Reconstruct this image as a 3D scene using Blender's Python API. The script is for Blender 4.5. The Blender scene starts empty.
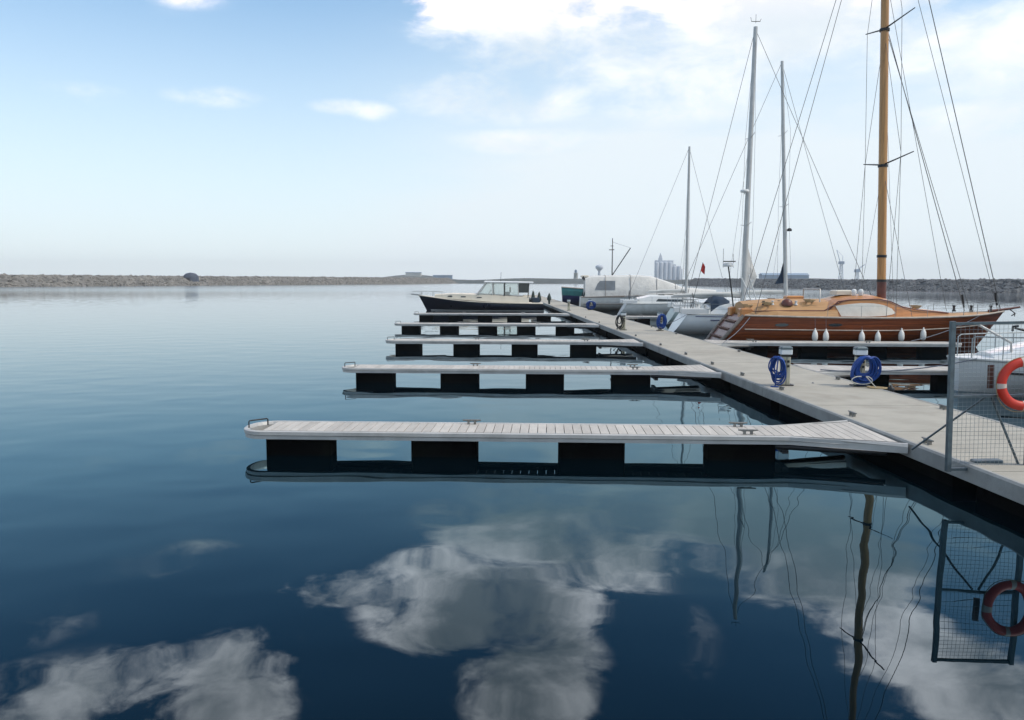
import bpy, math, random
from mathutils import Vector, Matrix
random.seed(7)
R = math.radians
scene = bpy.context.scene
COL = scene.collection

# ------------------------------------------------------------------ camera
CAM_H, FPX, PITCH, ROLL = 3.1, 800.0, R(5.65), R(.13)
cd = bpy.data.cameras.new('camera'); cam = bpy.data.objects.new('camera', cd); COL.objects.link(cam)
cd.sensor_fit = 'HORIZONTAL'; cd.sensor_width = 36.0; cd.lens = 36.0 * FPX / 1024
cd.clip_start = .1; cd.clip_end = 20000
CR = Matrix.Rotation(math.pi / 2 - PITCH, 3, 'X') @ Matrix.Rotation(ROLL, 3, 'Z')
cam.matrix_world = Matrix.Translation((0, 0, CAM_H)) @ CR.to_4x4()
scene.camera = cam

def ray(px, py):
    return (CR @ Vector(((px - 512) / FPX, -(py - 360) / FPX, -1))).normalized()

# ------------------------------------------------------------------ exposure / render
scene.view_settings.view_transform = 'Standard'
scene.view_settings.look = 'None'
scene.view_settings.exposure = -0.05
scene.view_settings.gamma = 1.0
scene.view_settings.use_curve_mapping = False
scene.render.engine = 'CYCLES'
cy = scene.cycles
cy.use_denoising = True
cy.max_bounces = 7; cy.volume_bounces = 0; cy.transparent_max_bounces = 8
cy.caustics_reflective = False; cy.caustics_refractive = False

# ------------------------------------------------------------------ sun
SUN_EL, SUN_AZ = R(50), R(104)          # azimuth measured from +Y (view direction) towards +X
sd = bpy.data.lights.new('sun', 'SUN'); sun = bpy.data.objects.new('sun', sd); COL.objects.link(sun)
sd.energy = 2.9; sd.angle = R(5); sd.color = (1.0, .90, .76)
sdir = Vector((math.sin(SUN_AZ) * math.cos(SUN_EL), math.cos(SUN_AZ) * math.cos(SUN_EL), math.sin(SUN_EL)))
sun.rotation_euler = sdir.to_track_quat('Z', 'Y').to_euler()

# ------------------------------------------------------------------ sky
class NT:
    """small node-tree helper"""
    def __init__(s, tree): s.t = tree; s.n = tree.nodes; s.l = tree.links
    def new(s, typ, **kw):
        n = s.n.new(typ)
        for k, v in kw.items(): setattr(n, k, v)
        return n
    def put(s, sock, v):
        if isinstance(v, bpy.types.NodeSocket): s.l.new(v, sock)
        elif v is not None:
            if sock.type == 'RGBA' and len(v) == 3: v = (*v, 1)
            sock.default_value = v
    def math(s, op, a, b=None, c=None, clamp=False):
        n = s.new('ShaderNodeMath', operation=op, use_clamp=clamp)
        s.put(n.inputs[0], a)
        if b is not None: s.put(n.inputs[1], b)
        if c is not None: s.put(n.inputs[2], c)
        return n.outputs[0]
    def vmath(s, op, a, b):
        n = s.new('ShaderNodeVectorMath', operation=op); s.put(n.inputs[0], a); s.put(n.inputs[1], b)
        return n.outputs[0]
    def mix(s, f, a, b, mode='MIX'):
        n = s.new('ShaderNodeMix', data_type='RGBA', blend_type=mode); n.clamp_factor = True
        s.put(n.inputs[0], f); s.put(n.inputs[6], a); s.put(n.inputs[7], b)
        return n.outputs[2]
    def smooth(s, v, lo, hi, a=0.0, b=1.0):
        n = s.new('ShaderNodeMapRange', interpolation_type='SMOOTHSTEP')
        s.put(n.inputs[0], v); s.put(n.inputs[1], lo); s.put(n.inputs[2], hi); s.put(n.inputs[3], a); s.put(n.inputs[4], b)
        return n.outputs[0]
    def noise(s, vec, scale, detail=4, rough=.55, dist=0.0):
        n = s.new('ShaderNodeTexNoise'); s.put(n.inputs['Vector'], vec)
        n.inputs['Scale'].default_value = scale; n.inputs['Detail'].default_value = detail
        n.inputs['Roughness'].default_value = rough; n.inputs['Distortion'].default_value = dist
        return n.outputs['Fac']

world = bpy.data.worlds.new('World'); scene.world = world; world.use_nodes = True
W = NT(world.node_tree); W.n.clear()
sky = W.new('ShaderNodeTexSky', sky_type='NISHITA'); sky.sun_disc = False
sky.sun_elevation = SUN_EL; sky.sun_rotation = SUN_AZ
sky.air_density = 1.0; sky.dust_density = .3; sky.ozone_density = 2.0
tc = W.new('ShaderNodeTexCoord'); D = tc.outputs['Generated']
sp = W.new('ShaderNodeSeparateXYZ'); W.l.new(D, sp.inputs[0])
az = W.math('ARCTAN2', sp.outputs[0], sp.outputs[1]); el = W.math('ARCSINE', sp.outputs[2])
nv = W.vmath('MULTIPLY', D, (1.0, 1.0, 1.9))
warp = W.new('ShaderNodeTexNoise'); W.l.new(nv, warp.inputs['Vector']); warp.inputs['Scale'].default_value = 5.5; warp.inputs['Detail'].default_value = 3
wv = W.vmath('ADD', nv, W.vmath('MULTIPLY', W.vmath('SUBTRACT', warp.outputs['Color'], (.5, .5, .5)), (.09, .09, .09)))
n1 = W.noise(wv, 8.0, 11, .60)
n2 = W.noise(wv, 3.2, 4, .5)
# cumulus groups: (px, py, rx, ry, weight); py below the horizon = the part of the sky mirrored in the water there
CLOUDS = [(560, 25, 130, 52, .8), (500, 94, 90, 24, .95), (680, 78, 85, 34, .95), (800, 12, 80, 36, .8), (990, 48, 75, 32, .75),
          (345, 107, 30, 7, .52), (374, 111, 22, 9, .52), (215, 97, 40, 9, .5), (412, 88, 16, 9, .6), (180, -4, 40, 10, .4), (85, 93, 34, 9, .38),
          (525, 142, 75, 11, .6), (980, 118, 80, 13, .55), (880, 75, 40, 20, .3),
          (555, 530, 122, 54, 1.4), (480, 605, 105, 46, 1.4), (530, 660, 66, 58, 1.35), (330, 590, 66, 16, .85), (415, 578, 55, 22, .8),
          (780, 530, 105, 42, 1.35), (840, 575, 75, 48, 1.25), (900, 505, 90, 30, .7), (945, 672, 80, 40, 1.1), (990, 600, 40, 30, .35),
          (95, 702, 165, 38, .68), (232, 692, 52, 50, 1.1), (30, 628, 50, 14, .3), (700, 640, 26, 34, .2), (180, 575, 60, 36, .22)]
tot = None
for (px, py, rx, ry, w) in CLOUDS:
    d = ray(px, py); a0 = math.atan2(d.x, d.y); e0 = abs(math.asin(d.z))
    qa = W.math('POWER', W.math('DIVIDE', W.math('SUBTRACT', az, a0), rx / FPX), 2.0)
    qe = W.math('POWER', W.math('DIVIDE', W.math('SUBTRACT', el, e0), ry / FPX), 2.0)
    m = W.math('MULTIPLY', W.math('MAXIMUM', W.math('SUBTRACT', 1.0, W.math('MULTIPLY', W.math('ADD', qa, qe), .50)), 0.0), w)
    tot = m if tot is None else W.math('MAXIMUM', tot, m)
# a broken cloud field over the rest of the sky, out of the picture
back = W.math('MULTIPLY', W.smooth(W.math('ABSOLUTE', az), R(55), R(85)), W.smooth(el, R(4), R(16)))  # unseen clouds beside and behind the camera, added to brighten near-facing sides
rest = W.math('MULTIPLY', W.math('MAXIMUM', W.smooth(el, R(33), R(42)), back), .6)
tot = W.math('MAXIMUM', tot, rest)
dens = W.math('ADD', W.math('MULTIPLY', tot, .68), W.math('MULTIPLY', W.math('SUBTRACT', n1, .5), 2.9))
lowsky = W.smooth(el, R(15), R(21))
cover = W.math('MULTIPLY', W.smooth(dens, W.math('ADD', .02, W.math('MULTIPLY', lowsky, .16)), W.math('SUBTRACT', 1.10, W.math('MULTIPLY', lowsky, .30))), W.smooth(tot, .02, .55))
n3 = W.noise(W.vmath('ADD', wv, (3.1, 1.7, .4)), 5.5, 9, .62)
core = W.smooth(W.math('ADD', W.math('MULTIPLY', tot, .55), W.math('MULTIPLY', W.math('SUBTRACT', n3, .5), 3.0)), -.15, 1.0)
hi = W.math('MULTIPLY', W.math('MULTIPLY', W.smooth(el, R(15.8), R(22.5)), W.smooth(el, R(40), R(33))), W.smooth(W.math('ABSOLUTE', az), R(60), R(45)))                       # clouds in a forward band boosted so their water reflection is brighter
edge_c = W.mix(hi, (8.1, 8.2, 8.3), (52, 36.5, 34))
core_c = W.mix(hi, (5.8, 6.4, 6.9), (9.5, 8.4, 8.8))
cloud_c = W.mix(core, edge_c, core_c)
# pale moisture veil: strongest near the horizon and towards the sun side
veil_low = W.math('POWER', W.smooth(el, R(25), R(-1)), 1.0)
veil_side = W.math('MULTIPLY', W.smooth(az, R(-16), R(14)), W.smooth(el, R(27), R(9)))
vn = W.noise(W.vmath('MULTIPLY', D, (1.0, 1.0, 4.0)), 4.0, 5, .55)
veil_side = W.math('MULTIPLY', veil_side, W.smooth(vn, .25, .62, .5, 1.0))
veil = W.math('MINIMUM', W.math('ADD', W.math('MULTIPLY', veil_low, .93), W.math('MULTIPLY', veil_side, .48)), .97)
skyc = W.mix(1.0, sky.outputs[0], (.98, 1.3, 1.34), 'MULTIPLY')
base = W.mix(veil, skyc, (6.15, 6.75, 7.15))
final = W.mix(cover, base, cloud_c)
bg = W.new('ShaderNodeBackground'); W.put(bg.inputs[0], final); bg.inputs[1].default_value = .148
wo = W.new('ShaderNodeOutputWorld'); W.l.new(bg.outputs[0], wo.inputs[0])

# ------------------------------------------------------------------ materials
def M(name, col, rough=.55, metal=0.0, var=.25, scale=3.0, bump=0.0, bscale=25.0, col2=None, stain=None, stain_amt=.4, island=0.0,
      stretch=(1, 1, 1), spec=.5, coat=0.0):
    m = bpy.data.materials.new(name); m.use_nodes = True; t = NT(m.node_tree)
    b = t.n['Principled BSDF']; tcn = t.new('ShaderNodeTexCoord')
    v = t.vmath('MULTIPLY', tcn.outputs['Object'], stretch)
    n = t.noise(v, scale, 6, .6)
    c2 = col2 or tuple(x * (1 - var) for x in col)
    c = t.mix(t.smooth(n, .32, .68), col, c2)
    if stain:
        s = t.noise(v, scale * .33, 7, .68, .6)
        c = t.mix(t.math('MULTIPLY', t.smooth(s, .5, .72), stain_amt), c, stain)
    if island:
        g = t.new('ShaderNodeNewGeometry')
        k = t.math('ADD', 1 - island, t.math('MULTIPLY', g.outputs['Random Per Island'], 2 * island))
        c = t.mix(1.0, c, t.vmath('MULTIPLY', (1, 1, 1), k) if False else _grey(t, k), 'MULTIPLY')
    t.put(b.inputs['Base Color'], c)
    t.put(b.inputs['Roughness'], t.math('ADD', rough - .08, t.math('MULTIPLY', n, .16)))
    b.inputs['Metallic'].default_value = metal
    b.inputs['Specular IOR Level'].default_value = spec
    b.inputs['Coat Weight'].default_value = coat
    if bump:
        bn = t.noise(v, bscale, 5, .6)
        bp = t.new('ShaderNodeBump'); bp.inputs['Strength'].default_value = 1; bp.inputs['Distance'].default_value = bump
        t.l.new(bn, bp.inputs['Height']); t.l.new(bp.outputs[0], b.inputs['Normal'])
    return m
def seams(m, pitch, width, dark):
    t = NT(m.node_tree); b = t.n['Principled BSDF']; src = b.inputs['Base Color'].links[0].from_socket
    tcn = t.new('ShaderNodeTexCoord'); sp_ = t.new('ShaderNodeSeparateXYZ'); t.l.new(tcn.outputs['Object'], sp_.inputs[0])
    wob = t.math('MULTIPLY', t.noise(tcn.outputs['Object'], .5, 2), .05)
    fz = t.math('FRACT', t.math('DIVIDE', t.math('ADD', sp_.outputs[2], wob), pitch))
    k = t.math('MULTIPLY', t.math('LESS_THAN', fz, width), .75)
    t.put(b.inputs['Base Color'], t.mix(k, src, dark))
def _grey(t, k):
    n = t.new('ShaderNodeCombineColor')
    for i in range(3): t.put(n.inputs[i], k)
    return n.outputs[0]

MAT = dict(
    concrete=M('deck_concrete', (.40, .372, .315), .85, var=.16, scale=1.3, bump=.004, bscale=60, stain=(.26, .23, .185), stain_amt=.6),
    coping=M('coping_concrete', (.33, .33, .315), .8, var=.22, scale=2.2, bump=.004, bscale=45, stain=(.14, .14, .13), stain_amt=.6),
    boards=M('deck_board', (.50, .465, .42), .75, var=.14, scale=6, stretch=(1, .3, 1), island=.10, bump=.002, bscale=30, stain=(.34, .31, .28), stain_amt=.45),
    alu=M('aluminium_profile', (.56, .545, .52), .48, .25, var=.16, scale=2.2, stain=(.30, .29, .27), stain_amt=.45),
    galv=M('galvanised_steel', (.13, .17, .19), .5, .55, var=.3, scale=9, stain=(.12, .11, .10), stain_amt=.5),
    wire=M('mesh_wire', (.33, .36, .37), .5, .5, var=.2, scale=6),
    float=M('black_float', (.003, .003, .0032), .9, var=.4, scale=3, stain=(.010, .011, .008), stain_amt=.6, bump=.006, bscale=14, spec=.03),
    darksteel=M('dark_steel', (.03, .03, .032), .5, .4, var=.3, scale=8),
    white=M('white_gelcoat', (.74, .75, .74), .32, var=.06, scale=1.2, stain=(.50, .50, .47), stain_amt=.35, coat=.2),
    offwhite=M('aged_white', (.60, .60, .57), .5, var=.12, scale=2, stain=(.40, .39, .35), stain_amt=.45),
    palegreen=M('pale_green_hull', (.42, .50, .47), .35, var=.1, scale=1, stain=(.28, .33, .31), stain_amt=.4),
    cream=M('cream_paint', (.72, .655, .54), .4, var=.08, scale=1.2, stain=(.45, .38, .28), stain_amt=.3),
    navy=M('navy_hull', (.008, .010, .024),   .3, var=.3, scale=.8, coat=.1),
    mahogany=M('mahogany_planks', (.235, .056, .014), .4, var=.42, scale=2.2, stretch=(.35, 1, 6), bump=.003, bscale=6, stain=(.075, .018, .007), stain_amt=.75, spec=.25),
    varnish=M('varnished_teak', (.56, .235, .065), .42, var=.3, scale=2.6, stretch=(.4, 1, 5), stain=(.32, .13, .045), stain_amt=.5, coat=.3),
    teak=M('teak_deck', (.52, .29, .125), .6, var=.25, scale=3, stretch=(.3, 6, 1), stain=(.36, .2, .09), stain_amt=.5),
    spruce=M('varnished_spruce_mast', (.56, .27, .075), .35, var=.3, scale=2, stretch=(6, 6, .35), coat=.3),
    redwood=M('dark_red_wood', (.13, .028, .014), .4, var=.4, scale=3, coat=.2),
    greywood=M('weathered_wood', (.27, .23, .20), .75, var=.3, scale=4, stretch=(.5, 1, 4)),
    rail=M('pale_rubbing_strake', (.46, .40, .34), .6, var=.25, scale=4),
    glass=M('dark_tinted_glass', (.02, .028, .032), .08, var=.2, scale=1, spec=.6),
    paleglass=M('pale_glass', (.42, .52, .52), .1, var=.25, scale=.8, spec=.6),
    canvas=M('grey_canvas', (.66, .65, .62), .85, var=.14, scale=1.1, bump=.05, bscale=3.5, stain=(.40, .39, .37), stain_amt=.45),
    whitecover=M('white_window_cover', (.72, .70, .64), .8, var=.12, scale=3, bump=.01, bscale=5),
    bluecanvas=M('navy_canvas', (.018, .040, .075), .85, var=.35, scale=3, bump=.01, bscale=7),
    hose=M('blue_hose', (.007, .065, .33), .42, var=.35, scale=6),
    blackhose=M('black_hose', (.012, .012, .014), .5, var=.2, scale=6),
    greyhose=M('pale_hose', (.50, .49, .45), .6, var=.2, scale=6),
    rope=M('blue_grey_rope', (.18, .20, .24), .85, var=.3, scale=30),
    tanrope=M('tan_rope', (.42, .31, .17), .85, var=.3, scale=30),
    pedestal=M('beige_pedestal', (.50, .47, .36), .6, var=.15, scale=5, stain=(.30, .27, .20), stain_amt=.5),
    lampglass=M('white_lamp_lens', (.70, .73, .74), .3, var=.08, scale=4),
    ring=M('lifebuoy_orange', (.60, .030, .012), .5, var=.18, scale=4, stain=(.40, .03, .016), stain_amt=.5),
    band=M('lifebuoy_band', (.62, .52, .46), .6, var=.2, scale=8),
    red=M('red_flag_cloth', (.50, .035, .03), .8, var=.2, scale=4),
    fender=M('white_fender', (.78, .77, .73), .4, var=.1, scale=5, stain=(.5, .47, .4), stain_amt=.35),
    mast=M('aluminium_mast', (.52, .52, .51), .42, .35, var=.12, scale=1.5),
    stay=M('rigging_wire', (.15, .15, .15), .5, .5, var=.2, scale=4),
    teal=M('teal_paint', (.02, .16, .16), .45, var=.25, scale=1.4, stain=(.02, .09, .10), stain_amt=.5),
    darkblue=M('dark_blue_paint', (.018, .025, .10), .4, var=.3, scale=1.4),
    brown=M('brown_board', (.10, .035, .022), .7, var=.3, scale=6),
    silo=M('silo_concrete', (.54, .58, .64), .9, var=.12, scale=.06, stain=(.44, .48, .54), stain_amt=.5),  # base colour paled to make up for the thin haze volume
    shed=M('shed_cladding', (.22, .31, .42), .8, var=.15, scale=.08),
    farwhite=M('far_white_render', (.55, .54, .50), .9, var=.1, scale=.1),
    bush=M('dark_bush', (.03, .042, .035), .95, var=.4, scale=.9),
    domed=M('blue_grey_dome', (.05, .065, .10), .7, var=.25, scale=.5),
    asphalt=M('crest_road', (.22, .21, .20), .9, var=.15, scale=.2),
    evergreen=M('evergreen_cover', (.04, .06, .055), .9, var=.3, scale=3),
)

seams(MAT['mahogany'], .17, .13, (.05, .012, .006))
def rock_mat(name, a, b, c):
    m = bpy.data.materials.new(name); m.use_nodes = True; t = NT(m.node_tree); bs = t.n['Principled BSDF']
    tcn = t.new('ShaderNodeTexCoord')
    vo = t.new('ShaderNodeTexVoronoi'); t.l.new(tcn.outputs['Object'], vo.inputs['Vector']); vo.inputs['Scale'].default_value = .55
    sep = t.new('ShaderNodeSeparateColor'); t.l.new(vo.outputs['Color'], sep.inputs[0])
    col = t.mix(sep.outputs[0], a, b)
    col = t.mix(t.smooth(t.noise(tcn.outputs['Object'], .05, 5, .6), .4, .65), col, c)
    t.put(bs.inputs['Base Color'], col); bs.inputs['Roughness'].default_value = .95
    return m
MAT['rock'] = rock_mat('rubble_stone', (.27, .25, .22), (.09, .085, .077), (.17, .158, .14))
MAT['rock_dark'] = rock_mat('dark_rubble_stone', (.19, .195, .20), (.06, .062, .065), (.12, .123, .127))
MAT['land'] = M('scrub_land', (.075, .09, .085), .95, var=.4, scale=.03, stain=(.12, .115, .10), stain_amt=.5)

# water
def water_mat():
    m = bpy.data.materials.new('harbour_water'); m.use_nodes = True; t = NT(m.node_tree); t.n.clear()
    g = t.new('ShaderNodeNewGeometry'); P = g.outputs['Position']
    v = t.vmath('MULTIPLY', P, (.8, 1.0, 1.0))
    nA = t.noise(v, .74, 1, .4, .2)
    nB = t.noise(t.vmath('MULTIPLY', P, (1.0, 1.35, 1.0)), 3.2, 2, .5, .3)
    patch = t.smooth(t.noise(P, .06, 3, .5), .38, .66, .35, 1.0)
    h = t.math('ADD', t.math('MULTIPLY', nA, .0125), t.math('MULTIPLY', t.math('MULTIPLY', nB, patch), .00022))
    bp = t.new('ShaderNodeBump'); bp.inputs['Strength'].default_value = 1; bp.inputs['Distance'].default_value = 1.0
    t.l.new(h, bp.inputs['Height']); N = bp.outputs[0]
    fr = t.new('ShaderNodeFresnel'); fr.inputs['IOR'].default_value = 1.29; t.l.new(N, fr.inputs['Normal'])
    lw = t.new('ShaderNodeLayerWeight'); lw.inputs['Blend'].default_value = .5; t.l.new(N, lw.inputs['Normal'])
    gl = t.new('ShaderNodeBsdfGlossy'); t.l.new(N, gl.inputs['Normal'])
    t.put(gl.inputs['Color'], t.mix(t.smooth(lw.outputs['Facing'], .78, .99), (.53, .84, .99), (.97, .985, 1.0)))
    sx = t.new('ShaderNodeSeparateXYZ'); t.l.new(P, sx.inputs[0])
    t.put(gl.inputs['Roughness'], t.smooth(sx.outputs[1], 95, 260, 0.0, .11))   # wind-ruffled open water beyond the marina
    df = t.new('ShaderNodeBsdfDiffuse'); df.inputs['Color'].default_value = (.0005, .0030, .0052, 1)
    mx = t.new('ShaderNodeMixShader'); t.l.new(fr.outputs[0], mx.inputs[0]); t.l.new(df.outputs[0], mx.inputs[1]); t.l.new(gl.outputs[0], mx.inputs[2])
    o = t.new('ShaderNodeOutputMaterial'); t.l.new(mx.outputs[0], o.inputs['Surface'])
    return m
MAT['water'] = water_mat()
def clear_glass(name, tint, amt):
    m = bpy.data.materials.new(name); m.use_nodes = True; t = NT(m.node_tree); t.n.clear()
    tr = t.new('ShaderNodeBsdfTransparent'); t.put(tr.inputs[0], tint)
    gl = t.new('ShaderNodeBsdfGlossy'); gl.inputs['Roughness'].default_value = .04
    fr = t.new('ShaderNodeFresnel'); fr.inputs['IOR'].default_value = 1.5
    mx = t.new('ShaderNodeMixShader'); t.put(mx.inputs[0], t.math('ADD', fr.outputs[0], amt)); t.l.new(tr.outputs[0], mx.inputs[1]); t.l.new(gl.outputs[0], mx.inputs[2])
    o = t.new('ShaderNodeOutputMaterial'); t.l.new(mx.outputs[0], o.inputs['Surface']); return m
MAT['clearglass'] = clear_glass('wheelhouse_glass', (.93, .95, .94), .06)
MAT['vinyl'] = M('clouded_vinyl', (.26, .28, .30), .35, var=.25, scale=1.2)
MAT['galvlight'] = M('worn_cleat_metal', (.22, .22, .21), .5, .5, var=.3, scale=12)

# ------------------------------------------------------------------ mesh helpers
class MB:
    def __init__(s): s.v = []; s.f = []; s.sm = []
    def add(s, vs, fs, smooth=False):
        o = len(s.v); s.v += [tuple(p) for p in vs]
        for f in fs: s.f.append([i + o for i in f]); s.sm.append(smooth)
        return s
    def box(s, x0, x1, y0, y1, z0, z1, M4=None):
        vs = [Vector((x, y, z)) for z in (z0, z1) for y in (y0, y1) for x in (x0, x1)]
        if M4 is not None: vs = [M4 @ p for p in vs]
        return s.add(vs, [(0, 2, 3, 1), (4, 5, 7, 6), (0, 1, 5, 4), (2, 6, 7, 3), (0, 4, 6, 2), (1, 3, 7, 5)])
    def cbox(s, x0, x1, y0, y1, z0, z1, c=.02):
        """box with chamfered upright and top edges"""
        pl = [(x0 + c, y0), (x1 - c, y0), (x1, y0 + c), (x1, y1 - c), (x1 - c, y1), (x0 + c, y1), (x0, y1 - c), (x0, y0 + c)]
        cx, cy_ = (x0 + x1) / 2, (y0 + y1) / 2
        def sc(k): return [(cx + (x - cx) * (1 - k / max(abs(x1 - cx), 1e-4)), cy_ + (y - cy_) * (1 - k / max(abs(y1 - cy_), 1e-4))) for x, y in pl]
        return s.loft([[(x, y, z0) for x, y in pl], [(x, y, z1 - c) for x, y in pl], [(x, y, z1) for x, y in sc(c)]], closed=True, caps=True)
    def prism(s, poly, z0, z1):
        n = len(poly); vs = [(x, y, z0) for x, y in poly] + [(x, y, z1) for x, y in poly]
        return s.add(vs, [tuple(range(n - 1, -1, -1)), tuple(range(n, 2 * n))] + [(i, (i + 1) % n, n + (i + 1) % n, n + i) for i in range(n)])
    def loft(s, rings, closed=True, caps=True, smooth=False):
        n = len(rings[0]); vs = [p for r in rings for p in r]; fs = []
        for i in range(len(rings) - 1):
            for j in range(n if closed else n - 1):
                k = (j + 1) % n
                fs.append((i * n + j, i * n + k, (i + 1) * n + k, (i + 1) * n + j))
        s.add(vs, fs, smooth)
        if caps:
            s.add(rings[0], [tuple(range(n - 1, -1, -1))]); s.add(rings[-1], [tuple(range(n))])
        return s
    def tube(s, pts, r, n=8, closed=False, caps=True):
        pts = [Vector(p) for p in pts]; N = len(pts); rings = []
        up = None
        for i, p in enumerate(pts):
            a = pts[(i - 1) % N] if (closed or i > 0) else p
            b = pts[(i + 1) % N] if (closed or i < N - 1) else p
            t = (b - a).normalized() if (b - a).length > 1e-9 else Vector((0, 0, 1))
            if up is None:
                up = Vector((0, 0, 1)) if abs(t.z) < .9 else Vector((1, 0, 0))
            u = (up - t * up.dot(t))
            if u.length < 1e-6: u = t.orthogonal()
            u.normalize(); w = t.cross(u); up = u
            rr = r[i] if isinstance(r, (list, tuple)) else r
            rings.append([p + (u * math.cos(2 * math.pi * k / n) + w * math.sin(2 * math.pi * k / n)) * rr for k in range(n)])
        if closed: rings.append(rings[0])
        return s.loft(rings, True, caps and not closed, True)
    def lathe(s, prof, c=(0, 0, 0), n=16):
        rings = [[(c[0] + r * math.cos(2 * math.pi * k / n), c[1] + r * math.sin(2 * math.pi * k / n), c[2] + z) for k in range(n)] for r, z in prof]
        return s.loft(rings, True, True, True)
    def build(s, name, mat, parent=None, loc=(0, 0, 0), rz=0.0):
        me = bpy.data.meshes.new(name); me.from_pydata(s.v, [], s.f); me.validate()
        if len(me.polygons) == len(s.sm): me.polygons.foreach_set('use_smooth', s.sm)
        me.materials.append(MAT[mat] if isinstance(mat, str) else mat); me.update()
        o = bpy.data.objects.new(name, me); COL.objects.link(o)
        if parent: o.parent = parent
        o.location = loc; o.rotation_euler[2] = rz
        return o

def tag(o, label=None, cat=None, group=None, kind=None):
    if label: o['label'] = label
    if cat: o['category'] = cat
    if group: o['group'] = group
    if kind: o['kind'] = kind
    return o
def empty(name, loc=(0, 0, 0), rz=0.0, label=None, cat=None, group=None):
    o = bpy.data.objects.new(name, None); COL.objects.link(o); o.location = loc; o.rotation_euler[2] = rz; o.empty_display_size = .2
    return tag(o, label, cat, group)
def copy_tree(o, parent=None):
    c = o.copy(); COL.objects.link(c)
    if parent: c.parent = parent
    for ch in list(o.children): copy_tree(ch, c)
    return c
def lerp(a, b, t): return a + (b - a) * t
def interp(tab, x):
    if x <= tab[0][0]: return tab[0][1]
    for (a, u), (b, v) in zip(tab, tab[1:]):
        if x <= b: return lerp(u, v, (x - a) / (b - a))
    return tab[-1][1]
def catmull(tab, x):
    """smooth interpolation of (x, value) pairs"""
    if x <= tab[0][0]: return tab[0][1]
    if x >= tab[-1][0]: return tab[-1][1]
    for i in range(len(tab) - 1):
        if x <= tab[i + 1][0]: break
    x1, y1 = tab[i]; x2, y2 = tab[i + 1]
    m1 = (y2 - tab[i - 1][1]) / (x2 - tab[i - 1][0]) if i > 0 else (y2 - y1) / (x2 - x1)
    m2 = (tab[i + 2][1] - y1) / (tab[i + 2][0] - x1) if i + 2 < len(tab) else (y2 - y1) / (x2 - x1)
    h = x2 - x1; t = (x - x1) / h
    return (2 * t**3 - 3 * t**2 + 1) * y1 + (t**3 - 2 * t**2 + t) * h * m1 + (-2 * t**3 + 3 * t**2) * y2 + (t**3 - t**2) * h * m2

# ------------------------------------------------------------------ structure: water, shores
w = MB(); w.add([(-6000, -200, 0), (6000, -200, 0), (6000, 6500, 0), (-6000, 6500, 0)], [(0, 1, 2, 3)])
tag(w.build('water', 'water'), kind='structure')

def rubble(name, mat, line, height, width, step=1.3, rows=9, crest=3.5, seed=1, boulders=4, rsize=1.0):
    """rock-armoured mound along a polyline of its near waterline"""
    rnd = random.Random(seed); pts = []
    for (a, b) in zip(line, line[1:]):
        A, B = Vector((*a, 0)), Vector((*b, 0)); n = max(2, int((B - A).length / step))
        pts += [A.lerp(B, i / n) for i in range(n)]
    pts.append(Vector((*line[-1], 0)))
    g = MB(); nr = rows + 3; vs = []
    for i, p in enumerate(pts):
        d = (pts[min(i + 1, len(pts) - 1)] - pts[max(i - 1, 0)]).normalized(); back = Vector((-d.y, d.x, 0))
        if back.y < 0: back = -back
        H = height(i / (len(pts) - 1)) if callable(height) else height
        for r in range(nr):
            if r < rows:
                t = r / (rows - 1); off = t * width; z = -.6 + t * (H + .6)
                j = .55
            else:
                off = width + (r - rows + 1) * crest; z = H + (.0 if r < nr - 1 else -H - .5); j = .12
            q = p + back * (off + rnd.uniform(-j, j)) + d * rnd.uniform(-j, j)
            q.z = z + rnd.uniform(-j, j) * .8; vs.append(q)
    fs = [(i * nr + r, (i + 1) * nr + r, (i + 1) * nr + r + 1, i * nr + r + 1) for i in range(len(pts) - 1) for r in range(nr - 1)]
    g.add(vs, fs)
    for _ in range(int(len(pts) * step * boulders)):
        i = rnd.randrange(len(pts)); p = pts[i]; d = (pts[min(i + 1, len(pts) - 1)] - pts[max(i - 1, 0)]).normalized(); back = Vector((-d.y, d.x, 0))
        if back.y < 0: back = -back
        H = height(i / (len(pts) - 1)) if callable(height) else height
        t = rnd.random(); c = p + back * (t * width) + d * rnd.uniform(-step, step); c.z = -.5 + t * (H + .5); r = rnd.uniform(.5, 1.25) * rsize
        q = [c + Vector(v) * r * rnd.uniform(.65, 1.15) for v in ((1, .2, 0), (.1, 1, .2), (-1, .1, 0), (0, -1, -.1), (.1, 0, .85), (0, .1, -.8))]
        g.add(q, [(0, 1, 4), (1, 2, 4), (2, 3, 4), (3, 0, 4), (1, 0, 5), (2, 1, 5), (3, 2, 5), (0, 3, 5)])
    return g.build(name, mat)
bwl = rubble('breakwater', 'rock', [(-430, 300), (-222, 352), (-92, 690), (-60, 905)], lambda t: 5.0 + 1.0 * t, 12, 1.2, 11, 4, 3, 5, .95)
tag(bwl, 'long pale rubble stone breakwater across the water on the left', 'breakwater')
bwr = rubble('breakwater', 'rock_dark', [(118, 560), (122, 330), (142, 232), (330, 120)], lambda t: 4.9 - 1.2 * min(1, t * 2.2), 9, .8, 12, 4, 5, 9, .8)
tag(bwr, 'dark grey rubble stone breakwater behind the wooden yacht bow on the right', 'breakwater')

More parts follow.
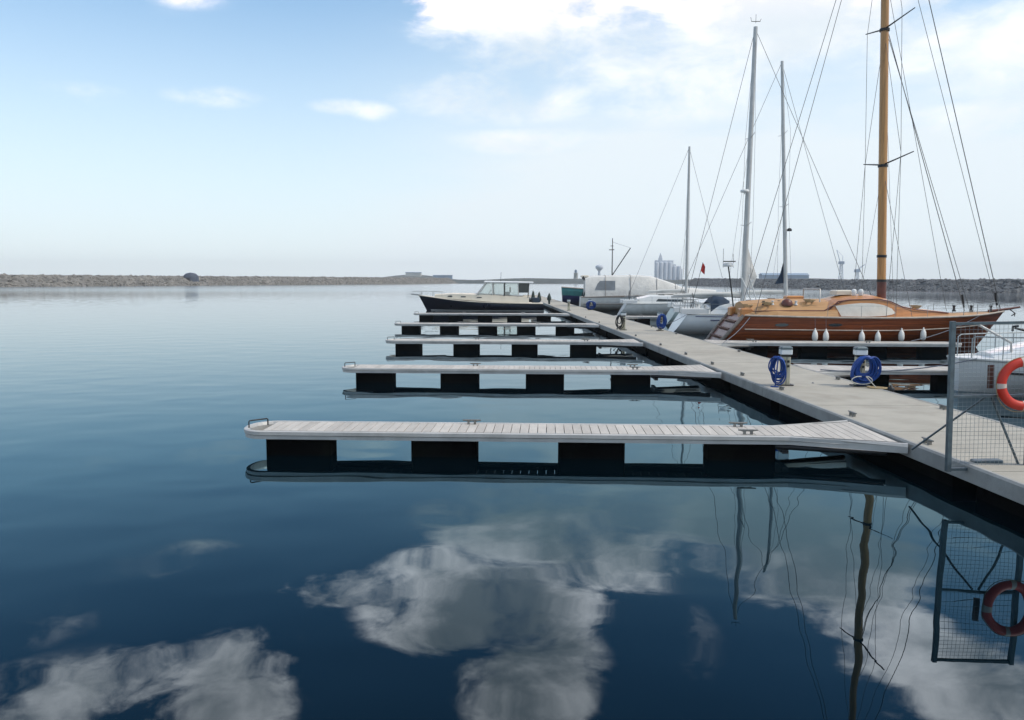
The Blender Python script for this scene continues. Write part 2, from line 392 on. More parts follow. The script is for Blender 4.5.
def terrain(name, mat, x0, x1, y0, y1, hf, nx, ny):
    g = MB(); vs = []
    for j in range(ny + 1):
        for i in range(nx + 1):
            x = lerp(x0, x1, i / nx); y = lerp(y0, y1, j / ny); vs.append((x, y, hf(x, y)))
    n = nx + 1
    g.add(vs, [(j * n + i, j * n + i + 1, (j + 1) * n + i + 1, (j + 1) * n + i) for j in range(ny) for i in range(nx)], True)
    return g.build(name, mat)
def shore_h(x, y):
    k = min(1, max(0, (y - 905) / 18)); return -1 + k * (6.4 + .9 * math.sin(x * .021) + .6 * math.sin(x * .057 + 1))
tag(terrain('far_shore', 'land', -900, 1500, 905, 2300, shore_h, 300, 60), kind='structure')
def hill_h(x, y):
    r = ((x + 165) / 85) ** 2 + ((y - 1330) / 110) ** 2
    return 2 + 11 * math.exp(-r * 1.6)
tag(terrain('hill', 'land', -380, 60, 1180, 1500, hill_h, 60, 30), kind='structure')

# ------------------------------------------------------------------ floating pier
PSL = -.0327
def pier_left(y): return 6.60 + PSL * (y - 11.5)
PW = 2.8; DZ = .46; YAW = R(-2.4)
pier = empty('floating_pier', (0, 0, 0), 0, 'long pale concrete floating pier running from the gate into the distance', 'pier')
Y0, Y1 = -4.0, 152.0
g = MB()
yy = Y0
while yy < Y1 - .1:                                   # deck panels with thin joints
    ye = min(yy + 3.0, Y1)
    a, b = pier_left(yy + .011) + .10, pier_left(ye - .011) + .10
    g.add([(a, yy + .011, DZ - .1), (a + PW - .2, yy + .011, DZ - .1), (b + PW - .2, ye - .011, DZ - .1), (b, ye - .011, DZ - .1),
           (a, yy + .011, DZ), (a + PW - .2, yy + .011, DZ), (b + PW - .2, ye - .011, DZ), (b, ye - .011, DZ)],
          [(4, 5, 6, 7), (0, 1, 5, 4), (1, 2, 6, 5), (2, 3, 7, 6), (3, 0, 4, 7)])
    yy = ye
g.build('deck', 'concrete', pier)
for side in (0, 1):
    g = MB()
    def prof(y):
        x = pier_left(y) + (PW if side else 0); s = -1 if side else 1
        return [(x + s * .098, y, DZ + .004), (x + s * .03, y, DZ + .010), (x, y, DZ - .02), (x, y, DZ - .24), (x + s * .098, y, DZ - .24)]
    n = 13
    for k in range(n):
        ya, yb = lerp(Y0, Y1, k / n) + .01, lerp(Y0, Y1, (k + 1) / n) - .01
        g.loft([prof(ya), prof(yb)], True, True)
    g.build('edge_beam', 'coping', pier)
k = 0
y = Y0 + .3
while y < Y1 - 3.4:
    g = MB(); a, b = pier_left(y), pier_left(y + 3.3)
    g.prism([(a + .10, y), (a + PW - .10, y), (b + PW - .10, y + 3.3), (b + .10, y + 3.3)], -.25, DZ - .245)
    g.build('float', 'float', pier); y += 3.9
g = MB()                                              # cleat: two feet and a horn bar
for sx in (-.06, .06): g.box(sx - .02, sx + .02, -.03, .03, 0, .06)
g.tube([(-.17, 0, .075), (-.08, 0, .07), (.08, 0, .07), (.17, 0, .075)], [.012, .02, .02, .012], 8)
cleat_me = g.build('cleat', 'galvlight'); 
def put_cleat(parent, x, y, z, rz, first=[True]):
    o = cleat_me if first[0] else cleat_me.copy()
    if not first[0]: COL.objects.link(o)
    first[0] = False
    o.parent = parent; o.location = (x, y, z); o.rotation_euler[2] = rz
for y in (12.9, 15.6, 19.4, 22.4, 25.4, 28.8, 33.0, 38.5, 44, 51, 58): put_cleat(pier, pier_left(y) + .25, y, DZ + .002, R(92))
for y in (16.5, 21.5, 30, 40, 46, 55): put_cleat(pier, pier_left(y) + PW - .25, y, DZ + .002, R(92))

# ------------------------------------------------------------------ finger pontoons
def make_finger(L, nfl, pitch, side, label, group):
    """x from the rounded tip (0) to the pier (L); y across, near edge at 0, far edge at 1.05"""
    root = empty('finger_pontoon', (0, 0, 0), YAW, label, 'pontoon', group)
    Wd, ZT = 1.05, .44; s = -.0815
    if side < 0: s = .0815
    xg = L - 1.75                                   # gusset start
    yn, yf = -.50, Wd + .62
    # plan outline of the frame, near pier corner -> tip -> far pier corner
    tip = [(.30 + .42 * math.cos(a) - .02, Wd / 2 + Wd / 2 * math.sin(a)) for a in [R(270 - 15 * i) for i in range(0, 13)]]
    tip = [(.42 + .42 * math.cos(a), Wd / 2 + Wd / 2 * math.sin(a)) for a in [R(270 - 15 * i) for i in range(0, 13)]]
    path = [(L - .02 + s * yn, yn), (xg, 0)] + tip + [(xg, Wd), (L - .02 + s * yf, yf)]
    prof = [(-.07, .395), (-.05, .445), (-.01, .45), (.02, .435), (.02, .375), (.0, .36), (.0, .30), (-.07, .29)]
    rings = []
    for i, p in enumerate(path):
        a = Vector(path[max(i - 1, 0)]); b = Vector(path[min(i + 1, len(path) - 1)]); t = (b - a).normalized()
        nrm = Vector((t.y, -t.x))                    # outward
        nrm = nrm if (Vector(p) - Vector((L * .5, Wd / 2))).dot(nrm) > 0 else -nrm
        rings.append([(p[0] + nrm.x * o, p[1] + nrm.y * o, z) for o, z in prof])
    f = MB(); f.loft(rings, True, True); f.build('frame', 'alu', root)
    # deck boards
    g = MB(); x = .44; bw = .158
    while x < L - .1:
        x1 = x + bw - .012
        def edge(xx):
            if xx <= xg: return .085, Wd - .085
            t = (xx - xg) / (L - xg); return lerp(0, yn, t) + .088, lerp(Wd, yf, t) - .088
        a0, a1 = edge(x); b0, b1 = edge(x1)
        def clampx(xx, yy): return min(xx, L - .03 + s * yy)
        if clampx(x, a0) < x - 1e-4 and clampx(x, a1) < x - 1e-4: break
        P = [(clampx(x, a0), a0), (clampx(x1, b0), b0), (clampx(x1, b1), b1), (clampx(x, a1), a1)]
        if abs(P[0][0] - P[1][0]) > .02 or abs(P[2][0] - P[3][0]) > .02: g.prism(P, ZT - .035, ZT + .004)
        x += bw
    g.build('deck_boards', 'boards', root)
    b = MB()                                         # under-deck bearers: two long stringers and the gusset struts
    for y0 in (.12, Wd - .2): b.box(.6, L - .3, y0, y0 + .08, .315, .40)
    for (p, q) in (((xg - .2, .1), (L - .25, yn + .15)), ((xg - .2, Wd - .1), (L - .25, yf - .15))):
        b.tube([(p[0], p[1], .25), (q[0], q[1], .25)], .05, 6)
    b.box(xg - .08, xg + .02, .10, Wd - .10,   .12, .31)
    b.build('bearer', 'darksteel', root)
    for i in range(nfl):
        x0 = .50 + pitch * i
        q = MB(); q.cbox(x0, x0 + 1.16, .05, .52, -.3, .312, .03)
        q.build('float', 'float', root)
    h = MB()                                         # low hoop on the tip
    h.tube([(.10, .34, .44), (.10, .34, .55), (.11, .36, .565), (.34, .60, .565), (.35, .62, .55), (.35, .62, .44)], .013, 6)
    h.build('mooring_hoop', 'darksteel', root)
    for xx in (4.1, 9.0):
        for y0 in ((Wd - .16,) if xx < 5 else (.16, Wd - .16)): put_cleat(root, xx, y0, ZT + .006, 0)
    return root
labA = 'nearest finger pontoon, its pale slatted deck on four black floats in the foreground'
fgA = make_finger(11.42, 4, 2.6, 1, labA, 'finger pontoons left of the pier')
fgA.location = (-4.88, 13.98, 0)
def finger_copy(src, loc, rz, label, group):
    c = copy_tree(src); c.location = loc; c.rotation_euler[2] = rz; c['label'] = label; c['group'] = group; return c
finger_copy(fgA, (-5.28, 24.25, 0), YAW, 'second finger pontoon from the camera on the left, just beyond the nearest one', 'finger pontoons left of the pier')
finger_copy(fgA, (-5.72, 35.6, 0), YAW, 'third finger pontoon from the camera on the left of the pier', 'finger pontoons left of the pier')
fgB = make_finger(12.72, 5, 2.4, 1, 'fourth finger pontoon from the camera on the left, longer than the near three', 'finger pontoons left of the pier')
fgB.location = (-7.40, 49.80, 0)
finger_copy(fgB, (-8.10, 65.40, 0), YAW, 'farthest finger pontoon on the left, right in front of the navy motor boat', 'finger pontoons left of the pier')
# right-hand fingers: turned round so that their rounded tip points away to the right
fgR = make_finger(11.0, 4, 2.6, -1, 'finger pontoon right of the pier, reaching behind the white motor boat bow', 'finger pontoons right of the pier')
def place_right(o, y):
    """near long edge passes through (pier right edge, y)"""
    x = pier_left(y) + PW; u = Vector((math.cos(YAW), math.sin(YAW))); v = Vector((-u.y, u.x))
    p = Vector((x, y)) + u * 11.0 + v * 1.05
    o.location = (p.x, p.y, 0); o.rotation_euler[2] = YAW + math.pi
place_right(fgR, 24.2)
c = finger_copy(fgR, (0, 0, 0), 0, 'finger pontoon running along the side of the red wooden yacht', 'finger pontoons right of the pier'); place_right(c, 34.95)
c = finger_copy(fgR, (0, 0, 0), 0, 'short visible stretch of far finger pontoon beyond the white sailing yacht', 'finger pontoons right of the pier'); place_right(c, 60.5)

# ------------------------------------------------------------------ gate with life ring
GX, GY = 6.335, 11.41
gate = empty('mesh_gate', (GX, GY, .44), R(-1.0), 'grey steel mesh gate panel overhanging the pier edge', 'gate')
gate.rotation_euler[1] = R(-1.3)
gw, gz0, gz1 = 1.13, -.05, 2.10
for x, r in ((0, .030), (gw, .030)):
    f = MB(); f.box(x - r, x + r, -.036, .036, gz0 - .03, gz1); f.build('post', 'galv', gate)
for z in (gz0, 1.02, gz1 - .035):
    f = MB(); h = .019 if z > 1.5 or z < 0.5 else .016; f.box(.036, gw - .036, -.024, .024, z - h, z + h); f.build('rail', 'galv', gate)
f = MB(); n = int((gw - .1) / .06)
for i in range(1, n):
    x = .05 + (gw - .1) * i / n; f.tube([(x, -.012, gz0 + .02), (x, -.012, gz1 - .05)], .0023, 4)
n = int((gz1 - gz0) / .06)
for i in range(1, n):
    z = gz0 + (gz1 - gz0) * i / n; f.tube([(.05, -.006, z), (gw - .05, -.006, z)], .0023, 4)
f.build('wire_mesh', 'wire', gate)
f = MB(); f.tube([(.52, .03, 1.0), (-.02, 1.05, .02)], .016, 8); f.build('strut', 'galv', gate)
f = MB(); f.tube([(.60, .03, 1.0), (1.06, .08, -.02)], .018, 8); f.build('strut', 'galv', gate)
f = MB(); f.cbox(.45, .86, .10, .26, -.005, .045, .012); f.build('foot_plate', 'galv', gate)
f = MB(); f.box(.545, .63, .030, .055, 1.12, 1.46); f.build('mounting_board', 'brown', gate)
# ring
ring = empty('life_ring', (GX + .955, GY - .10, .42 + 1.235), R(-1.0), 'orange life ring with pale bands hanging on the mesh gate', 'life ring')
f = MB(); RR, rr = .315, .068
def tor(a, sc=1.0):
    return [(math.cos(a) * (RR + rr * sc * math.cos(b)), .8 * rr * sc * math.sin(b), math.sin(a) * (RR + rr * sc * math.cos(b))) for b in [2 * math.pi * k / 20 for k in range(20)]]
rings = [tor(2 * math.pi * i / 72) for i in range(73)]
f.loft(rings, True, False, True); f.build('buoy', 'ring', ring)
for a0 in (95, 185, 275, 5):
    f = MB(); f.loft([tor(R(a0 - 6 + 2 * i), 1.05) for i in range(7)], True, True, True); f.build('band', 'band', ring)
f = MB(); pts = []
for k in range(4):
    for i in range(9):
        t = i / 9; a = R(5 + 90 * (k + t)); d = RR + rr * (1.08 + .28 * math.sin(math.pi * t)); pts.append((math.cos(a) * d, -.01, math.sin(a) * d - .02 * math.sin(math.pi * t)))
f.tube(pts, .006, 6, True); f.build('grab_rope', 'tanrope', ring)

# ------------------------------------------------------------------ pedestals and hoses
def make_pedestal(label):
    root = empty('service_pedestal', (0, 0, DZ), YAW, label, 'pedestal', 'service pedestals along the pier')
    f = MB(); f.cbox(-.19, .19, -.15, .15, 0.002, .03, .01); f.build('base_plate', 'darksteel', root)
    f = MB(); f.cbox(-.11, -.012, -.09, .09, .03, .74, .012); f.cbox(.012, .11, -.09, .09, .03, .74, .012); f.box(-.03, .03, -.07, .07, .03, .73)
    f.build('column', 'pedestal', root)
    f = MB(); f.cbox(-.115, .115, -.10, .10, .742, .80, .01); f.build('collar', 'darksteel', root)
    f = MB(); f.cbox(-.145, .145, -.12, .12, .80, .93, .02); f.build('lamp', 'lampglass', root)
    f = MB(); f.cbox(-.15, .15, -.125, .125, .93, 1.0, .03); f.build('cap', 'galv', root)
    f = MB()
    for z in (.52, .62): f.lathe([(.035, 0), (.035, .03), (.02, .04)], (0, 0, 0), 10)
    f = MB()
    for z in (.5, .62): f.box(-.075, -.02, -.115, -.088, z - .03, z + .03); f.box(.02, .075, -.115, -.088, z - .03, z + .03)
    f.build('socket', 'darksteel', root)
    return root
ped = make_pedestal('beige service pedestal at the left pier edge beyond the nearest finger pontoon')
ped.location = (6.97, 20.3, DZ)
for (x, y, l) in ((8.83, 20.2, 'service pedestal buried behind the big blue hose coil at the right pier edge'),
                  (6.02, 43.3, 'middle-distance pedestal at the left pier edge with a dark hose hanging on it'),
                  (7.93, 42.9, 'pedestal in the middle distance with a blue coil, by the white yacht stern'),
                  (5.10, 72.2, 'far small pedestal at the left pier edge opposite the canvas covered yacht'),
                  (7.12, 73.5, 'far small pedestal hidden by a blue hose beside the canvas covered yacht')):
    c = copy_tree(ped); c.location = (x, y, DZ); c['label'] = l
def hose(name, label, mat, c, ax, ay, loops, r, normal_rz, lean=.12, seed=1, tail=None, group='hoses on the pedestals', spread=.12):
    """one continuous coiled hose; ax, ay half sizes; plane faces normal_rz about z"""
    rnd = random.Random(seed); pts = []; N = 26
    o1 = [(rnd.uniform(.38, 1.05), rnd.uniform(.52, 1.0), rnd.uniform(-.06, .06), rnd.uniform(-spread, spread)) for _ in range(loops + 1)]
    for i in range(loops * N + 1):
        k = i // N; t = (i % N) / N; A, B = o1[k], o1[min(k + 1, loops)]
        sx, sz, dx, dy = [lerp(p, q, t) for p, q in zip(A, B)]
        a = 2 * math.pi * t + math.pi / 2
        z = ay - ay * sz * (1 - math.sin(a)); x = ax * sx * math.cos(a) * (1.0 - .22 * z / ay) + dx
        pts.append((x, dy - lean * (z / ay), min(z, ay * .93 + .03 * math.sin(k * 2.1)) ))
    zmin = min(p[2] for p in pts)
    pts = [Vector((p[0], p[1], p[2])) for p in pts]
    Rz = Matrix.Rotation(normal_rz, 3, 'Z')
    pts = [Rz @ p for p in pts]
    if tail: pts += [Vector(p) for p in tail]
    f = MB(); f.tube(pts, r, 7)
    o = f.build(name, mat, None, c); tag(o, label, 'hose', group); return o
hose('hose_coil', 'blue hose hanging in long loops on the beige pedestal at the left pier edge', 'hose', (6.72, 20.12, DZ + .385), .20, .37, 13, .017, R(-25), .06, 3, spread=.07,
     tail=[(-.10, -.15, -.365), (-.22, -.2, -.367), (-.05, -.28, -.367)])
hose('hose_coil', 'biggest blue hose coil, a round heap at the near right pier edge', 'hose', (8.88, 19.98, DZ + .40), .36, .385, 26, .019, R(4), .10, 5, spread=.10)
o = hose('hose_coil', 'pale grey hose loop lying around the foot of the biggest blue coil', 'greyhose', (8.76, 19.82, DZ + .155), .46, .14, 1, .014, R(2), .02, 9, spread=.03, tail=[(.35, -.1, -.2), (.6, -.12, -.205)])
hose('hose_coil', 'dark hose hanging on the middle-distance pedestal at the left pier edge', 'blackhose', (5.80, 43.1, DZ + .42), .24, .39, 6, .022, R(-12), .05, 11, spread=.06)
hose('hose_coil', 'blue hose coil standing beside the white yacht stern in the middle distance', 'hose', (7.98, 42.6, DZ + .46), .27, .44, 15, .02, R(8), .06, 13, spread=.12)
hose('hose_coil', 'far blue hose heap on the pier beside the canvas covered yacht', 'hose', (7.20, 73.2, DZ + .42), .46, .40, 14, .03, R(0), .2, 17, spread=.25)
f = MB()
pts = [(7.1, 20.25, .5), (7.3, 20.4, .437), (7.7, 20.7, .434), (8.0, 20.72, .434), (8.3, 20.5, .434), (8.6, 20.25, .434), (8.75, 20.1, .434)]
f.tube(pts, .011, 6); f.lathe([(.0, -.03), (.04, -.01), (.045, .02), (.0, .05)], (7.85, 20.71, .44), 8)
tag(f.build('mooring_rope', 'rope'), 'thin blue grey rope lying across the deck between the two near pedestals', 'rope')
f = MB(); pts = []
for i in range(60):
    a = i * .62; r = .05 + .0032 * i; pts.append((9.12 + r * 1.25 * math.cos(a), 19.75 + r * .7 * math.sin(a), .437 + .03 * abs(math.sin(i * .37)) + .0004 * i))
f.tube(pts, .012, 6); tag(f.build('rope_heap', 'tanrope'), 'tan rope heap on the deck right of the biggest blue hose coil', 'rope')
f = MB(); f.lathe([(.0, 0), (.06, .01), (.085, .06), (.07, .12), (.03, .14), (.03, .17), (0, .175)], (9.22, 19.3, .422), 14)
tag(f.build('mooring_bollard', 'darksteel'), 'small dark round knob at the pier edge beside the tan rope', 'bollard')
f = MB(); pts = [(5.75, 26.6, .434), (5.95, 26.75, .434), (6.2, 26.7, .434), (6.35, 27.2, .434), (6.3, 27.6, .434)]
f.tube([(x + .45, y, z) for x, y, z in pts], .011, 6)
tag(f.build('cable', 'blackhose'), 'short dark cable lying on the deck near the second finger pontoon', 'cable')

# ------------------------------------------------------------------ boats
class Hull:
    """lofted hull; tables over t in 0..1 (stern..bow): xt sheer x, xb keel x, b half beam, zs sheer z, e section fullness"""
    def __init__(s, xt, xb, b, zs, zk, e, n=26, m=11):
        s.xt, s.xb, s.b, s.zs, s.zk, s.e, s.n, s.m = xt, xb, b, zs, zk, e, n, m
    def pt(s, t, q, sg):
        xt, xb, b, zs, e = (catmull(k, t) for k in (s.xt, s.xb, s.b, s.zs, s.e))
        return Vector((lerp(xb, xt, q), sg * max(b, 0) * (1 - (1 - q) ** e), lerp(s.zk, zs, q)))
    def ring(s, t):
        return [s.pt(t, q / s.m, -1) for q in range(s.m, 0, -1)] + [s.pt(t, q / s.m, 1) for q in range(s.m + 1)]
    def q_at(s, t, z): return (z - s.zk) / (catmull(s.zs, t) - s.zk)
    def mesh(s, transom=True):
        g = MB(); rs = [s.ring(i / s.n) for i in range(s.n + 1)]; g.loft(rs, False, False, True)
        if transom: g.add(rs[0], [tuple(range(len(rs[0])))])
        return g
    def deck(s, drop=.03, camber=.06):
        g = MB(); rings = []
        for i in range(s.n + 1):
            t = i / s.n; a = s.pt(t, 1, -1); b = s.pt(t, 1, 1); a.z -= drop; b.z -= drop
            rings.append([a.lerp(b, k / 6) + Vector((0, 0, camber * (1 - (k / 3 - 1) ** 2) * min(1, catmull(s.b, t)))) for k in range(7)])
        g.loft(rings, False, False, True); return g
    def strake(s, zf, r, t0=.02, t1=.98, n=24, sides=(-1, 1), out=.0):
        g = MB()
        for sg in sides:
            pts = []
            for i in range(n + 1):
                t = lerp(t0, t1, i / n); z = zf(t) if callable(zf) else zf
                q = z if False else min(1.0, s.q_at(t, z)); p = s.pt(t, q, sg); p.y += sg * out; pts.append(p)
            g.tube(pts, r, 6)
        return g
    def sheer_rail(s, r, t0=0, t1=1, n=28, dz=0.0):
        g = MB()
        for sg in (-1, 1):
            g.tube([s.pt(lerp(t0, t1, i / n), 1, sg) + Vector((0, 0, dz)) for i in range(n + 1)], r, 6)
        return g
def house(st, hw, zb, zt, camber, tumble=.93, smooth=False):
    """cabin lofted along x: tables of half width, base z, side-top z, camber"""
    g = MB(); rings = []
    for x in st:
        w_, b_, t_, c_ = (interp(k, x) if not isinstance(k, (int, float)) else k for k in (hw, zb, zt, camber))
        wt = w_ * tumble
        rings.append([(x, -w_, b_), (x, -wt, t_ - .03), (x, -wt * .96, t_), (x, -wt * .55, t_ + c_ * .75), (x, 0, t_ + c_), (x, wt * .55, t_ + c_ * .75), (x, wt * .96, t_), (x, wt, t_ - .03), (x, w_, b_)])
    g.loft(rings, False, False, smooth)
    for r in (rings[0], rings[-1]): g.add(r, [tuple(range(len(r)))])
    return g
def side_panel(poly, hw, zb, zt, tumble=.93, off=.012, side=-1):
    """window panel following the sloping side of a house(), thin but solid"""
    xs = sorted({round(p[0], 4) for p in poly}); fine = []
    for a, b in zip(xs, xs[1:]):
        k = max(1, int((b - a) / .12)); fine += [lerp(a, b, i / k) for i in range(k)]
    fine.append(xs[-1]); g = MB(); N = len(poly); rings = []
    for x in fine:
        x_ = min(max(x, xs[0] + 1e-4), xs[-1] - 1e-4); zz = []
        for i in range(N):
            (xa, za), (xb, zb_) = poly[i], poly[(i + 1) % N]
            if (xa - x_) * (xb - x_) < 0: zz.append(lerp(za, zb_, (x_ - xa) / (xb - xa)))
        if len(zz) < 2: continue
        lo, hi = min(zz), max(zz); w_, b_, t_ = (interp(k, x) if not isinstance(k, (int, float)) else k for k in (hw, zb, zt))
        P = []
        for z in (lo, lerp(lo, hi, .5), hi):
            P.append((z, w_ * lerp(1, tumble, (z - b_) / max(.05, (t_ - .03 - b_)))))
        rings.append([(x, side * (y - .02), z) for z, y in P] + [(x, side * (y + off), z) for z, y in reversed(P)])
    g.loft(rings, True, True)
    return g
def panels(poly, hw, zb, zt, tumble, off, name, mat, parent):
    for sd in (-1, 1): side_panel(poly, hw, zb, zt, tumble, off, sd).build(name, mat, parent)
def mast_parts(root, x, z0, z1, r0, mat, spreaders, rake=0.0, spr_mat='mast', sweep=(-.04, -.04)):
    f = MB(); n = 10
    f.tube([(x - rake * i / n, 0, lerp(z0, z1, i / n)) for i in range(n + 1)], [lerp(r0, r0 * .72, (i / n) ** 2) for i in range(n + 1)], 12)
    m = f.build('mast', mat, root)
    for (z, L, rise, r) in spreaders:
        xx = x - rake * (z - z0) / (z1 - z0)
        for sg in (-1, 1):
            s_ = MB(); s_.tube([(xx, sg * .05, z), (xx + (sweep[0] if sg < 0 else sweep[1]), sg * L, z + rise)], [r, r * .6], 6); s_.build('spreader', spr_mat, m)
    return m
def stay(root, pts, r=.012, name='stay'):
    f = MB(); f.tube(pts, r, 5); return f.build(name, 'stay', root)
def stanchions(root, hull, ts, h=.55, r=.013, rails=(1.0, .5), mat='wire', name='guard_rail'):
    f = MB()
    for sg in (-1, 1):
        P = [hull.pt(t, 1, sg) * 1 for t in ts]
        P = [Vector((p.x, p.y * .95, p.z)) for p in P]
        for p in P: f.tube([p, p + Vector((0, 0, h))], r, 5)
        for k in rails:
            f.tube([p + Vector((0, 0, h * k)) for p in P], r * .6, 5)
    return f.build(name, mat, root)

def loc_right(y, gap):     # stern point of a boat moored stern-to on the right
    return (pier_left(y) + PW + gap, y, 0)

# ---- wooden yacht ------------------------------------------------
wy = empty('wooden_yacht', (9.30, 38.55, 0), YAW, 'red mahogany wooden yacht with tall varnished mast and white window cover', 'sailing yacht')
HW = Hull([(0, 1.50), (.5, 7.6), (1, 14.0)], [(0, -.10), (.5, 6.6), (1, 12.5)],
          [(0, 1.55), (.25, 1.98), (.5, 2.12), (.75, 1.72), (.9, .92), (1, .03)],
          [(0, 1.52), (.3, 1.46), (.6, 1.46), (.85, 1.55), (1, 1.70)], -.45, [(0, 4.2), (.5, 3.4), (.8, 2.2), (1, 1.3)])
h = HW.mesh(True).build('hull', 'mahogany', wy)
HW.strake(lambda t: .90 + .27 * max(0, (t - .55) / .45) ** 1.5, .026, .04, .97, sides=(-1, 1), out=.012).build('rubbing_strake', 'rail', h)
for t_, z_ in ((.155, 1.12), (.34, 1.14)):
    for sg in (-1, 1):
        f = MB(); r0, r1 = [], []
        for k in range(14):
            a = 2 * math.pi * k / 14; z = z_ + .075 * math.sin(a); p = HW.pt(t_ + .024 * math.cos(a), HW.q_at(t_, z), sg)
            r0.append(p - Vector((0, sg * .03, 0))); r1.append(p + Vector((0, sg * .02, 0)))
        f.loft([r0, r1], True, True); f.build('porthole', 'glass', h)
HW.sheer_rail(.045, .0, 1.0, 28, .015).build('cap_rail', 'rail', h)
HW.deck(.02, .10).build('deck', 'teak', wy)
for sg in (-1, 1):                                   # slanting transom edges
    f = MB(); p0, p1 = HW.pt(0, .40, sg), HW.pt(0, 1, sg)
    pts = [HW.pt(0, q, sg) * 1 for q in (.30, .5, .7, .85, 1.0)]
    f.tube([p + Vector((-.05, 0, .02)) for p in pts], .085, 6); f.build('transom_edge', 'greywood', wy)
f = MB(); rg_ = HW.ring(0.0); f.add([p + Vector((-.02, 0, 0)) for p in rg_], [tuple(range(len(rg_)))]); f.build('transom_dark_sheet', 'redwood', wy)  # dark sheet added over the transom to stand for its dark open interior
for q in (.48, .68, .86):
    f = MB(); a = HW.pt(0, q, -1); f.box(a.x - .16, a.x + .02, -1.25, 1.25, a.z - .03, a.z + .03); f.build('transom_step', 'redwood', wy)
# aft raised deck
hwA = [(1.55, 1.42), (3, 1.72), (5.7, 1.78)]
house([1.6, 2.2, 3, 4, 5, 5.7], hwA, 1.44, [(1.5, 1.72), (3, 1.76), (5.7, 1.78)], [(1.5, .42), (3, .52), (5.7, .5)], .9).build('aft_deckhouse', 'teak', wy)
f = MB()
for sg in (-1, 1): f.tube([(x, sg * interp(hwA, x) * .885, interp([(1.5, 1.72), (3, 1.76), (5.7, 1.78)], x) - .01) for x in (1.6, 2.5, 3.5, 4.5, 5.1)] + [(5.5, sg * 1.52, 2.0), (6.0, sg * 1.44, 2.22)], .028, 6)
f.build('coaming_rail', 'redwood', wy)
hwH = [(5.2, 1.62), (7.5, 1.55), (9.0, 1.25), (11.3, .55)]
ztH = [(5.2, 1.80), (5.6, 2.12), (6.2, 2.25), (7.6, 2.30), (8.2, 2.18), (8.8, 1.92), (9.3, 1.82), (11.3, 1.63)]
hs = house([5.2, 5.4, 5.6, 5.9, 6.2, 6.7, 7.2, 7.6, 7.9, 8.2, 8.5, 8.8, 9.3, 10, 10.6, 11.3], hwH, 1.42, ztH, [(5.2, .14), (7, .24), (9, .12), (11.3, .05)], .9).build('deckhouse', 'varnish', wy)
pw = [(5.72, 1.52), (7.0, 1.50), (8.1, 1.55), (8.42, 1.66), (8.36, 1.80), (8.0, 1.99), (7.5, 2.10), (6.9, 2.13), (6.3, 2.08), (5.62, 1.99)]
panels(pw, hwH, 1.42, ztH, .9, .03, 'window_cover', 'whitecover', hs)
panels([(4.98 + .32, 1.52), (5.66, 1.52), (5.57, 1.94), (5.45, 1.84)], hwH, 1.42, ztH, .9, .016, 'side_window', 'glass', hs)
f = MB()
for sg in (-1, 1):
    f.tube([(5.3, sg * 1.5, 2.03 - .25), (5.75, sg * 1.46, 2.19), (6.3, sg * 1.42, 2.26), (7.6, sg * 1.4, 2.31), (8.2, sg * 1.29, 2.19), (8.8, sg * 1.16, 1.94), (9.4, sg * 1.07, 1.82), (11.2, sg * .53, 1.65)], .026, 6)
f.build('roof_edge', 'redwood', hs)
f = MB(); f.cbox(6.0, 6.75, -.45, .45, 2.48, 2.70, .05); f.build('hatch', 'cream', wy)
for x, y_ in ((6.75, -.1), (7.05, -.15)):
    f = MB(); f.lathe([(.10, -.1), (.12, .05), (.10, .16), (.04, .2), (0, .2)], (x, y_ - .55, 2.56), 10); f.build('vent', 'white', wy)
f = MB(); f.lathe([(.26, 0), (.26, .1), (.22, .22), (.12, .30), (0, .33)], (3.55, -1.05, 1.98), 14); f.build('compass_dome', 'redwood', wy)
for x, y_, mm in ((3.95, -1.1, 'white'), (2.9, -1.0, 'white'), (2.45, -1.15, 'darksteel'), (3.3, -.6, 'darksteel')):
    f = MB(); f.lathe([(.08, 0), (.09, .03), (.055, .06), (.055, .16), (.085, .2), (.0, .21)], (x, y_, 2.0), 10); f.build('winch', mm, wy)
for sg in (-1, 1):                                   # stern boxes
    f = MB(); f.cbox(1.35, 1.95, sg * 1.05 - .3, sg * 1.05 + .3, 1.45, 1.86, .06); f.build('stern_locker', 'varnish', wy)
for x, y_, z_ in ((2.6, -1.25, 2.0), (4.6, -1.0, 2.12), (9.6, -.7, 1.86), (1.75, -.95, 1.88)):
    f = MB(); f.tube([(x + (.13 + .004 * i) * math.cos(i * .6), y_ + (.13 + .004 * i) * math.sin(i * .6), z_ + .004 * i) for i in range(40)], .02, 5); f.build('coiled_line', 'tanrope', wy)
f = MB(); f.tube([(5.0, -1.2, 2.15), (5.0, -1.2, 2.75), (5.0, 1.2, 2.75), (5.0, 1.2, 2.15)], .03, 7); f.build('mainsheet_arch', 'alu', wy)
f = MB(); f.cbox(3.9, 4.7, .1, .8, 2.2, 2.42, .05); f.build('companionway_hatch', 'varnish', wy)
f = MB()
for sg in (-1, 1): f.tube([(9.2 + .35 * k, sg * (1.02 - .09 * k), 1.92 - .015 * k) for k in range(6)], .022, 6); 
f.build('handrail', 'redwood', wy) if False else None
mW = mast_parts(wy, 8.30, 1.8, 23.6, .20, 'spruce', [(8.55, 2.0, .30, .04), (14.7, 1.9, .32, .04)], .75, 'darksteel', (.50, -.12))
f = MB(); f.tube([(8.30, 0, 1.75), (8.26, 0, 3.15)], .212, 14); f.build('mast_boot', 'redwood', mW)
f = MB()
for z in (3.15, 4.3, 8.5, 14.65): f.tube([(8.30 - .75 * (z - 1.8) / 21.8, 0, z - .06), (8.30 - .75 * (z - 1.8) / 21.8, 0, z + .06)], .222, 14)
f.build('mast_band', 'darksteel', mW)
